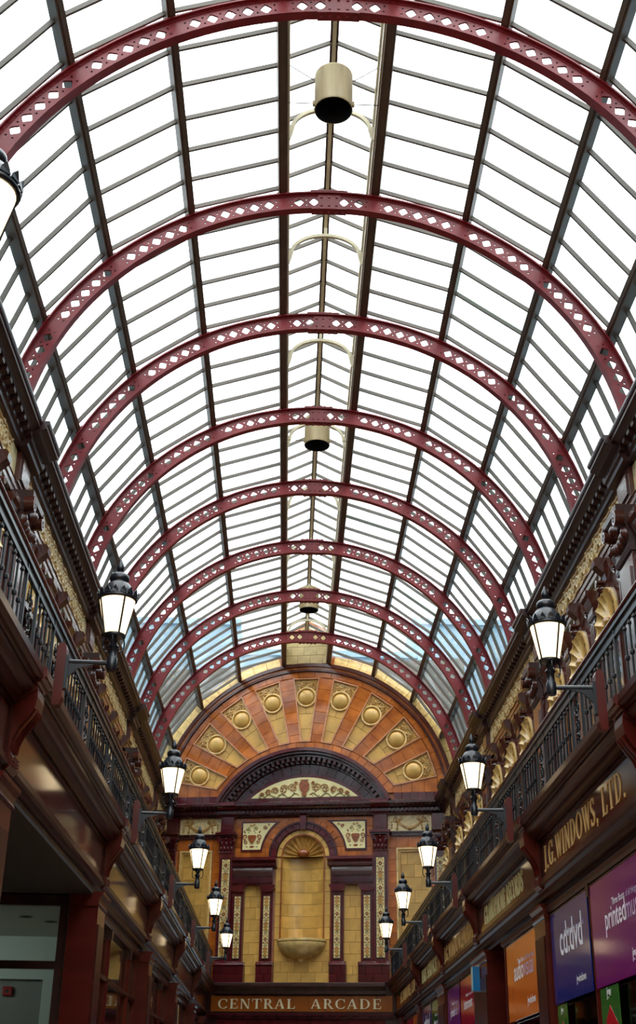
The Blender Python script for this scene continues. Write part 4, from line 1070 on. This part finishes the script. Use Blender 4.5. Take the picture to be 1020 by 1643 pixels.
# ------------------------------------------------------------------ fascia boards and signs
def fascia(sgn, ya, yb, name, lab, cat, text=None, lm=None, tu=None, group=None):
    f = tag(side_frame(sgn, 2.2, (ya + yb) / 2, 3.674, None, name), lab, cat, group)
    L = (yb - ya) / 2
    pn_ = MB().box(-L, L, -.004, .055, 0, .37).build('panel', fascia_m, f)
    MB().box(-L, L, -.018, -.004, .0, .022).build('bottom_bead', wood, f); MB().box(-L, L, -.018, -.004, .35, .37).build('top_bead', wood, f)
    for s_ in (-1, 1): MB().box(min(s_ * L, s_ * (L - .025)), max(s_ * L, s_ * (L - .025)), -.018, -.004, .022, .35).build('end_bead', wood, f)
    if text: lettering(pn_, text, tu[0], tu[1], .075, .225, -.004, .006, lm, .12)
    return f
def mid(y, a, b): return (a + b) / 2 - y
segR = [(LAMP_R[i] + .13, LAMP_R[i + 1] - .13) for i in range(5)] + [(LAMP_R[5] + .13, 30.3)]
def tu(seg, ys, ye): c = sum(seg) / 2; return (c - ye, c - ys)
fascia(1, *segR[0], 'shop_fascia', 'blank dark fascia board running back from the first long-lettered sign', 'fascia')
fascia(1, *segR[1], 'shop_sign', 'glossy brown fascia sign in large gilt letters, above the purple poster', 'sign', 'J.G.WINDOWS, LTD.', gilt, tu(segR[1], 9.15, 12.34), 'shop signs on the fascia')
fascia(1, *segR[2], 'shop_sign', 'brown fascia sign lettered GRAMOPHONE RECORDS, above the orange poster', 'sign', 'GRAMOPHONE RECORDS', olive_l, tu(segR[2], 13.55, 16.35), 'shop signs on the fascia')
fascia(1, *segR[3], 'shop_sign', 'brown fascia sign in gilt letters above the small blue box sign', 'sign', 'J.G.WINDOWS, LTD.', gilt, tu(segR[3], 17.5, 20.75), 'shop signs on the fascia')
fascia(1, *segR[4], 'shop_sign', 'brown fascia sign in dull olive letters above the green poster', 'sign', 'HIRE SERVICE', olive_l, tu(segR[4], 21.85, 24.35), 'shop signs on the fascia')
fascia(1, *segR[5], 'shop_sign', 'gilt-lettered fascia sign next to the amber name board', 'sign', 'J.G.WINDOWS, LTD.', gilt, tu(segR[5], 25.6, 29.0), 'shop signs on the fascia')
labsL = ['blank fascia board over the recessed entrance, end towards the street', 'blank red-brown fascia board over the recessed shop entrance', 'blank glossy fascia board above the window with two mullions', 'blank fascia board beside the carved lion-like mask bracket', 'blank fascia board above the teal shop banner', 'short blank fascia board meeting the amber name board']
labsL[3] = 'blank glossy fascia board above the smaller latticed shop window'
segL = [(LAMP_L[i] + .13, LAMP_L[i + 1] - .13) for i in range(5)] + [(LAMP_L[5] + .13, 31.0)]
for sg, lb in zip(segL, labsL): fascia(-1, *sg, 'shop_fascia', lb, 'fascia', group='blank fascia boards')

# ------------------------------------------------------------------ balcony railings
XRL = 2.12
BAL = MB(); BAL.tube([(0, 0, .012), (0, 0, .55)], .0085, 6); BAL.lathe([(.0, .27), (.017, .28), (.02, .295), (.017, .31), (0, .32)], 6); BAL.lathe([(.009, .02), (.016, .03), (.016, .045), (.009, .055)], 6); BAL.lathe([(.009, .50), (.016, .51), (.016, .525), (.009, .535)], 6)
BAL = BAL.mesh('baluster', iron_r, 40)
def scrollpanel():
    mb = MB()
    for zc, d_ in ((.13, 1), (.28, -1), (.43, 1)):
        for s_ in (-1, 1):
            pts = [(s_ * (.045 + (.042 * (1 - .8 * t)) * math.cos(d_ * PI / 2 + s_ * 2 * PI * 1.3 * t)), 0, zc + (.055 * (1 - .8 * t)) * math.sin(d_ * PI / 2 + s_ * 2 * PI * 1.3 * t)) for t in [i / 14 for i in range(15)]]
            mb.tube(pts, .006, 5)
    mb.tube([(0, 0, .02), (0, 0, .55)], .006, 5)
    for zc in (.2, .36): mb.blob(0, zc, .02, .02, 0, .02, 0, 0, 6)
    return mb.mesh('scrollwork', iron_r)
SCR = scrollpanel()
POST = MB(); POST.box(-.012, .012, -.012, .012, 0, .62); POST = POST.mesh('standard', iron_r)
def railing(sgn, ya, yb, lab):
    t = tag(side_frame(sgn, XRL, (ya + yb) / 2, 4.303, None, 'balcony_railing'), lab, 'railing', 'balcony railings'); L = (yb - ya) / 2
    MB().ex_x([(-.03, .665), (-.036, .68), (-.03, .695), (0, .702), (.03, .695), (.036, .68), (.03, .665)], -L, L).build('handrail', wood_red, t)
    MB().box(-L, L, -.022, .022, .625, .665).build('top_band', iron, t); MB().box(-L, L, -.014, .014, .55, .57).build('upper_rail', iron_r, t); MB().box(-L, L, -.016, .016, .0, .018).build('bottom_rail', iron_r, t)
    MB().box(-L, L, -.006, .006, .57, .625).build('frieze_band', iron, t)
    n = max(2, round(2 * L / .135)); st = 2 * L / n; c0 = None
    for i in range(n):
        x = -L + (i + .5) * st
        if i % 12 in (5, 6):
            if i % 12 == 5 and i + 1 < n: put(SCR, 'scrollwork', t, (x + st / 2, 0, 0))
            continue
        if i % 12 in (4, 7): put(POST, 'standard', t, (x, 0, 0))
        else: put(BAL, 'baluster', t, (x, 0, 0))
namesR = ['street end of the lettered signs', 'large gilt sign', 'GRAMOPHONE RECORDS sign', 'sign over the blue box', 'dull olive sign', 'gilt sign next to the name board']
for i, (a, c) in enumerate([(LAMP_R[0], LAMP_R[1]), (LAMP_R[1], LAMP_R[2]), (LAMP_R[2], LAMP_R[3]), (LAMP_R[3], LAMP_R[4]), (LAMP_R[4], LAMP_R[5]), (LAMP_R[5], 30.55)]):
    railing(1, a + .004, c - .004, ('black iron balcony railing length above the ' if i else 'black iron balcony railing length at the ') + namesR[i])
namesL = ['the near end of the recessed entrance', 'the wide red-brown fascia board', 'the window with two mullions', 'the smaller latticed window', 'the teal shop banner', 'the corner with the amber name board']
for i, (a, c) in enumerate([(LAMP_L[i], LAMP_L[i + 1]) for i in range(5)] + [(LAMP_L[5], 31.35)]):
    railing(-1, a + .004, c - .004, 'black iron balcony railing length over ' + namesL[i])

# ------------------------------------------------------------------ wall lanterns
def lamp_meshes():
    out = []
    n = 24
    bd = MB(); bd.ex_x([(-.03, -.36), (-.03, .045), (-.038, .07), (-.05, .085), (-.075, .085), (-.088, .07), (-.095, .045), (-.095, -.30), (-.08, -.36)], -.045, .045); out.append(('back_board', bd.mesh('back_board', wood_red)))
    pl = MB(); pl.box(-.03, .03, -.115, -.095, -.24, .0); out.append(('wall_plate', pl.mesh('wall_plate', iron)))
    ar = MB(); ar.tube([(0, -.11, -.04), (0, -.40, -.045)], .017, 8); out.append(('arm', ar.mesh('arm', iron, 40)))
    gs = MB(); gs.ex_x([(-.11, -.05), (-.30, -.055), (-.18, -.085), (-.11, -.16)], -.008, .008); out.append(('gusset', gs.mesh('gusset', iron)))
    yc = -.41
    sk = MB(); sk.lathe([(0, -.10), (.03, -.10), (.036, -.085), (.036, -.01), (.028, .0), (.028, .06), (.04, .075), (.022, .10), (.03, .125), (.055, .14), (.07, .145), (.0, .146)], 16, (0, yc)); out.append(('socket', sk.mesh('socket', iron, 40)))
    lc = MB(); lc.lathe([(.07, .143), (.08, .15), (.08, .162), (.072, .168), (.0, .168)], n, (0, yc)); out.append(('lower_ring', lc.mesh('lower_ring', iron, 40)))
    for s_ in (-1, 1):
        for ax in (0, 1):
            pts = []
            for i in range(13):
                a = PI * .9 * i / 12; r = .04 + .034 * math.sin(a); z = .04 + .10 * i / 12 - .02 * math.sin(2 * a)
                pts.append((s_ * r, yc, z) if ax == 0 else (0, yc + s_ * r, z))
            b = MB(); b.tube(pts, .006, 5); out.append(('scroll_bracket', b.mesh('scroll_bracket', iron)))
    r0, r1, z0, z1 = .073, .125, .168, .415
    for k in range(4):
        a0 = PI / 2 * k + .55; g = MB(); V = []; Fs = []; m_ = 7
        for i in range(m_ + 1):
            a = a0 + .04 + (PI / 2 - .08) * i / m_
            for r, z in ((r0, z0), (r1, z1)): V.append((r * math.cos(a), yc + r * math.sin(a), z))
        Fs = [(2 * i, 2 * i + 2, 2 * i + 3, 2 * i + 1) for i in range(m_)]
        out.append(('glass_pane', g.add(V, Fs).mesh('glass_pane', lamp_glass, 60)))
        b = MB(); b.tube([(.075 * math.cos(a0), yc + .075 * math.sin(a0), z0 - .005), (.127 * math.cos(a0), yc + .127 * math.sin(a0), z1 + .005)], .0075, 6); out.append(('glazing_rib', b.mesh('glazing_rib', iron)))
    br = MB(); br.lathe([(.10, .415), (.132, .415), (.142, .425), (.142, .44), (.13, .45), (.115, .455)], n, (0, yc)); out.append(('brim', br.mesh('brim', iron, 40)))
    cr = MB()
    for k in range(16):
        a = 2 * PI * k / 16; e1 = Vector((-math.sin(a), math.cos(a), 0)); c = Vector((.138 * math.cos(a), yc + .138 * math.sin(a), .44))
        q = [c - e1 * .024, c + e1 * .024, c + e1 * .018 + Vector((0, 0, .026)), c + Vector((.006 * math.cos(a), .006 * math.sin(a), .048)), c - e1 * .018 + Vector((0, 0, .026))]
        o2 = Vector((math.cos(a), math.sin(a), 0)) * .007; cr.loft(q, [p + o2 for p in q])
    out.append(('cresting', cr.mesh('cresting', iron)))
    dm = MB(); dm.lathe([(.118, .452), (.114, .475), (.10, .51), (.085, .535), (.078, .545), (.0, .545)], n, (0, yc)); out.append(('dome', dm.mesh('dome', iron, 40)))
    dr = MB(); dr.lathe([(.064, .545), (.060, .56), (.068, .57), (.071, .59), (.066, .61), (.055, .622), (.03, .635), (0, .638)], n, (0, yc)); out.append(('chimney', dr.mesh('chimney', iron, 40)))
    fn = MB(); fn.lathe([(.018, .634), (.014, .645), (.026, .66), (.029, .675), (.022, .70), (.012, .725), (.004, .745), (0, .75)], 12, (0, yc)); out.append(('finial', fn.mesh('finial', iron, 40)))
    return out
LM = lamp_meshes()
labR = ['lit black wall lantern above the blank fascia towards the street', 'lit black wall lantern at the street end of the large gilt sign', 'lit black wall lantern between the large gilt sign and GRAMOPHONE RECORDS', 'lit black wall lantern at the far end of the GRAMOPHONE RECORDS sign', 'lit black wall lantern next to the dull olive lettered sign', 'lit black wall lantern by the last gilt sign before the end wall']
labL = ['lit black wall lantern over the recessed entrance, cut by the picture edge', 'lit black wall lantern at the start of the wide red-brown fascia', 'lit black wall lantern above the pilaster beside the recessed entrance', 'lit black wall lantern between the two mullioned shop windows', 'lit black wall lantern over the carved bracket before the teal banner', 'lit black wall lantern by the left corner of the amber name board']
labL[0] = 'lit black wall lantern over the near end of the recessed entrance'
for sgn, LY, lb in ((1, LAMP_R, labR), (-1, LAMP_L, labL)):
    for q, l in zip(LY, lb):
        if sgn > 0 and q < 8: continue
        t = tag(side_frame(sgn, 1.975, q, 4.43, None, 'bracket_lantern'), l, 'lamp', 'wall lanterns along the balconies')
        own = {}
        for nm, me in LM: own[nm] = put(me, nm, own.get({'wall_plate': 'back_board', 'gusset': 'arm', 'scroll_bracket': 'socket', 'cresting': 'brim', 'chimney': 'dome', 'finial': 'dome'}.get(nm), t))

# ================================================================== SHOP FRONTS
for sgn in (-1, 1):
    W = WALL[sgn]
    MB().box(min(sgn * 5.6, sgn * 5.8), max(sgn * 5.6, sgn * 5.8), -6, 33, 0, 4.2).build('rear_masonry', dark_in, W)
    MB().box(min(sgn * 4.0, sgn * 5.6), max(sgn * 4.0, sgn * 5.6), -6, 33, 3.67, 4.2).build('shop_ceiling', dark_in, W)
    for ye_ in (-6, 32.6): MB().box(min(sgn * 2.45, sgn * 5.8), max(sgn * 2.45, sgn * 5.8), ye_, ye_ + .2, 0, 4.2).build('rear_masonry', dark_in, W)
for y, wd in ((8.6, .5), (13.01, .56), (17.25, 1.25), (21.75, .9), (25.6, .5), (29.6, .9)): shop_pilaster(WALL[1], 1, y, wd, 2.30)
for y, wd in ((8.0, .5), (12.75, .5), (17.75, .5), (22.25, .5), (26.75, .5), (30.4, .9)): shop_pilaster(WALL[-1], -1, y, wd)
WN = [0]
def shop_window(sgn, ya, yb, mull, transom=None, x=2.33, zt=3.40, zb=.55):
    WN[0] += 1
    f = struct(side_frame(sgn, x, (ya + yb) / 2, 0, None, 'window_%d' % WN[0])); L = (yb - ya) / 2
    toU = (lambda y: (ya + yb) / 2 - y) if sgn > 0 else (lambda y: y - (ya + yb) / 2)
    us = sorted([-L] + [toU(q) for q in mull] + [L])
    MB().ex_x([(.05, zt), (-.05, zt), (-.075, zt + .02), (-.08, zt + .05), (-.06, zt + .075), (.05, zt + .085)], -L - .02, L + .02).build('head_rail', wood, f)
    MB().box(-L, L, .03, .2, zt + .085, 3.60).build('dark_transom_panel', wood_dark, f)
    MB().box(-L, L, -.05, .1, 0, zb).build('stall_riser', wood, f); MB().box(-L, L, -.09, .1, zb, zb + .05).build('sill', wood, f)
    for u in us[1:-1]:
        MB().ex_z([(u - .03, .04), (u - .03, -.02), (u - .012, -.045), (u + .012, -.045), (u + .03, -.02), (u + .03, .04)], zb + .05, zt).build('mullion', wood_red, f)
        MB().ex_y([(u - .05, zt), (u + .05, zt), (u + .03, zt - .10), (u - .03, zt - .10)], .03, -.06).build('mullion_bracket', wood_dark, f)
    for u in (us[0], us[-1]):
        s_ = 1 if u < 0 else -1
        MB().box(min(u, u + s_ * .04), max(u, u + s_ * .04), -.04, .04, zb + .05, zt).build('frame_stile', wood_red, f)
    for a, c in zip(us, us[1:]):
        cells = [(zb + .05, zt)] if transom is None else [(zb + .05, transom), (transom + .05, zt)]
        for z0, z1 in cells: MB().box(a + .03, c - .03, .0, .008, z0, z1).build('pane', shop_glass, f)
        if transom: MB().ex_x([(.03, transom), (-.03, transom), (-.05, transom + .012), (-.05, transom + .038), (-.03, transom + .05), (.03, transom + .05)], a + .02, c - .02).build('transom', wood, f)
    return f
shop_window(1, 8.86, 12.72, [10.98]); shop_window(1, 13.3, 15.55, []); shop_window(1, 17.95, 21.28, [19.67]); shop_window(1, 22.22, 25.33, [23.62]); shop_window(1, 25.87, 29.1, [27.15])
shop_window(-1, 13.02, 17.48, [14.67, 16.6], 2.86); shop_window(-1, 18.02, 21.98, [19.5, 21.0], 2.86); shop_window(-1, 22.52, 26.48, [25.0], 2.86); shop_window(-1, 27.02, 29.9, [28.4], 2.86)
shop_window(1, 4.2, 8.33, [6.3]); shop_window(-1, 3.0, 7.73, [5.4], 2.86)
# recessed glazed door on the right
d = struct(side_frame(1, 2.75, 16.1, 0, None, 'door_1'))
MB().box(-.52, .52, .02, .028, .25, 2.95).build('door_pane', shop_glass, d)
for a, c, z0, z1 in ((-.56, -.47, 0, 3.05), (.47, .56, 0, 3.05), (-.47, .47, 2.93, 3.05), (-.47, .47, 0, .28)): MB().box(a, c, -.02, .04, z0, z1).build('door_rail', wood, d)
MB().box(-.56, .56, -.02, .1, 3.05, 3.6).build('door_head', wood_dark, d)
MB().box(2.41, 2.75, 15.55, 15.6, 0, 3.6).build('door_reveal', wood_red, WALL[1]); 
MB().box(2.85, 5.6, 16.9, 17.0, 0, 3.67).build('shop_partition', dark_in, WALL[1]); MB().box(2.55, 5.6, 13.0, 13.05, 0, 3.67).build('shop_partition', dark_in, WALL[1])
# recessed entrance on the left, with a glazed screen across it
L_ = WALL[-1]
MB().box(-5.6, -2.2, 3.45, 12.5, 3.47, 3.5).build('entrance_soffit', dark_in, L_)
MB().box(-4.7, -4.6, 7.7, 12.55, 0, 3.47).build('entrance_back', wood, L_)
MB().box(-4.6, -2.5, 7.73, 7.8, 0, 3.47).build('entrance_return', wood, L_)
d = struct(empty('window_screen', (-3.5, 12.62, 0))); d.name = 'window_20'
for a, c, z0, z1 in ((-1.1, -1.02, 0, 3.47), (.98, 1.06, 0, 3.47), (-1.02, .98, 3.37, 3.47), (-1.02, .98, 2.79, 2.86), (-1.02, .98, 0, .3)): MB().box(a, c, -.04, .04, z0, z1).build('screen_frame', wood_dark, d)
MB().box(-1.02, .98, -.004, .004, 2.86, 3.37).build('pane', shop_glass, d); MB().box(-1.02, .98, -.004, .004, .3, 2.79).build('pane', shop_glass, d)
# pale room behind the screen
MB().box(-5.5, -2.42, 12.68, 15.3, 3.40, 3.44).build('room_ceiling', pale_wall, L_)
MB().box(-5.5, -2.42, 15.3, 15.4, 2.93, 3.44).build('room_bulkhead', pale_wall, L_)
MB().box(-5.5, -3.1, 15.36, 15.46, 0, 2.93).build('room_back', dim_wall, L_)
MB().box(-3.1, -2.42, 15.2, 15.46, 0, 2.93).build('room_pier', pale_wall, L_)
MB().box(-5.6, -5.5, 12.6, 15.5, 0, 3.44).build('room_side', pale_wall, L_)
al = tag(empty('alarm_box', (-3.52, 15.36, 2.80)), 'small red alarm box on the grey wall inside the glazed entrance', 'alarm')
MB().ex_x([(0, -.05), (-.03, -.05), (-.045, -.035), (-.045, .035), (-.03, .05), (0, .05)], -.05, .05).build('cover', redbox, al); MB().box(-.02, .02, -.05, -.045, -.02, .02).build('button', wood_dark, al)
for x, y in ((-3.05, 13.6), (-2.85, 13.95)):
    t = tag(empty('downlight', (x, y, 3.40)), 'unlit recessed downlight in the pale shop ceiling', 'light', 'downlights in the pale ceiling')
    MB().lathe([(.065, -.001), (.075, -.008), (.06, -.01), (.052, -.004)], 18).build('trim_ring', dim_wall, t, smooth=40); MB().lathe([(.055, -.003), (.0, -.003)], 18).build('dark_well', dark_in, t)
t = tag(empty('added_fill_strip', (-4.7, 13.9, 3.40)), 'added white fill strip, out of view, brightening the pale shop room', 'light')  # invented fixture out of view, added to brighten the room behind the screen
em = mat('fill_strip_glow', (236, 246, 240), .5, emit=110.0)
MB().box(-.06, .06, -.65, .65, -.04, -.002).build('housing', white_p, t); MB().tube([(0, -.6, -.055), (0, .6, -.055)], .018, 8).build('tube', em, t)

# ------------------------------------------------------------------ posters
def put_text(parent, body, u0, wd, z, mt, y, bold=0.0, h=None):
    me = text_mesh(body, mt, bold); xs = [v.co.x for v in me.vertices]; k = wd / (max(xs) - min(xs)); x0 = min(xs)
    kz = k if h is None else h
    for v in me.vertices: v.co = ((v.co.x - x0) * k, 0, v.co.y * kz)
    me.update(); return put(me, 'lettering', parent, (u0, y, z))
def poster(ya, yb, mt, main, mainthin, lab, tag_=True, z0=2.55, z1=3.385, logo=True):
    f = tag(side_frame(1, 2.285, (ya + yb) / 2, z0, None, 'window_poster'), lab, 'poster', 'posters hung in the shop windows'); L = (yb - ya) / 2; H = z1 - z0
    sh_ = MB().box(-L, L, -.004, .004, 0, H).build('sheet', mt, f)
    MB().box(-L, L, -.008, .006, H - .012, H).build('top_clip', wood_dark, f)
    y = -.0055; W2 = 2 * L
    m1 = text_mesh(main, white_p); x1 = [v.co.x for v in m1.vertices]; a1 = max(x1) - min(x1)
    m2 = text_mesh(mainthin, white_p) if mainthin else None
    a2 = (max(v.co.x for v in m2.vertices) - min(v.co.x for v in m2.vertices)) if m2 else 0
    wd = W2 * .60; k = wd / (a1 + a2 + (.04 if m2 else 0)); u = -L + W2 * .24
    put_text(sh_, main, u, a1 * k, H * .49, white_p, y, .012, k * 1.05)
    if mainthin: put_text(sh_, mainthin, u + (a1 + .04) * k, a2 * k, H * .49, tint_p, y, 0, k * 1.05)
    if tag_: put_text(sh_, 'Three floors', u + wd * .22, wd * .34, H * .68, white_p, y, .01); put_text(sh_, 'of all things musical', u + wd * .59, wd * .48, H * .68, tint_p, y)
    if logo: put_text(sh_, 'jgwindows', -L + W2 * .62, W2 * .24, H * .14, white_p, y, .02)
    return f
poster(8.95, 10.92, pm_purple, 'printed', 'music', 'bright purple printedmusic poster in the window under the large gilt sign')
poster(11.05, 12.66, pm_navy, 'cd:dvd', '', 'navy blue cd:dvd poster hung next to the bright purple one')
poster(13.37, 15.35, pm_orange, 'audio', 'visual', 'orange audiovisual poster between a red-brown pilaster and the doorway')
poster(18.1, 19.58, pm_red, 'instrument', 's', 'crimson instruments poster beside the small blue box sign')
poster(19.77, 21.2, pm_violet, 'printed', 'music', 'dusky violet printedmusic poster next to the crimson poster')
poster(22.3, 23.54, pm_green, 'instru', 'ments', 'dark green poster in the window under the dull olive sign')
poster(23.7, 25.25, pm_slate, 'cd:dvd', '', 'slate violet poster next to the dark green poster')
poster(25.95, 27.08, pm_orange, 'audio', 'visual', 'small orange poster in the last window before the end wall')
poster(27.25, 28.5, pm_red, 'printed', 'music', 'small crimson poster next to the small orange poster')
def sale(ya, yb, lab):
    f = tag(side_frame(1, 2.292, (ya + yb) / 2, 1.85, None, 'sale_card'), lab, 'sign', 'sale cards below the posters'); L = (yb - ya) / 2
    MB().box(-L, L, -.003, .003, 0, .69).build('card', pm_lime, f)
    MB().ex_y([(-L * .86, .0), (L * .86, .0), (L * .86, .38), (0, .55), (-L * .86, .38)], -.0045, -.003).build('red_burst', pm_sale, f)
    put_text(f, 'SALE', -L * .75, L * 1.5, .12, white_p, -.006, .02, .2); put_text(f, 'MUSIC', -L * .4, L * .8, .31, white_p, -.006, .02, .085); put_text(f, 'jgw', -L * .25, L * .5, .62, white_p, -.006, .02)
sale(10.25, 10.85, 'green and red SALE card hanging below the bright purple poster')
sale(12.2, 12.62, 'green and red SALE card hanging below the navy poster')
t = tag(empty('box_sign', (2.182, 17.2, 3.05)), 'small blue box sign projecting from the pilaster by the crimson poster', 'sign')
MB().box(-.045, .045, 0, .14, 0, .30).build('box', pm_blue, t); MB().box(-.050, -.045, .0, .14, .0, .30).build('side_panel', pm_pale, t); MB().box(.045, .056, .03, .11, .05, .25).build('wall_plate', iron, t)
t = tag(side_frame(-1, 2.285, 23.9, .65, None, 'display_banner'), 'teal banner with a cream edge strip in the far shop window', 'banner')
MB().box(-.55, .55, -.004, .004, 0, 2.68).build('sheet', pm_teal, t); MB().box(.55, .68, -.006, .006, 0, 2.68).build('edge_strip', cream_t, t)
# the taller building that stands behind the end of the arcade, seen only through the glass
ob = struct(empty('wall_outer', (0, 46, 0)))
for x0_, x1_, y0_, h_ in ((-26, -9, -2, 21.0), (-9, -2.5, 1, 19.2), (-2.5, 4.5, 0, 17.6), (4.5, 10, 2, 19.8), (10, 26, -2, 20.6)):
    MB().box(x0_, x1_, y0_, 8, 0, h_).build('facade', outer_m, ob); MB().box(x0_, x1_, y0_ - .15, 8, h_, h_ + .25).build('parapet', outer_m, ob)
    x = x0_ + .8
    while x < x1_ - 1.6:
        for z in (h_ - 3.4, h_ - 7): MB().box(x, x + 1.1, y0_ - .05, y0_, z, z + 2.0).build('sash_window', slate_m, ob)
        x += 2.6
for x0_, x1_, h_ in ((-9.5, -6.6, 14.4), (6.6, 9.5, 14.9)):
    MB().box(x0_, x1_, -46, -4, 0, h_).build('flank_facade', outer_m, ob); MB().box(x0_ - .1, x1_ + .1, -46, -4, h_, h_ + .22).build('parapet', outer_m, ob)
# closing wall behind the viewer
struct(MB().box(-4.0, 4.0, -6.0, -5.8, 0, 8.6).build('wall_front', yellow))
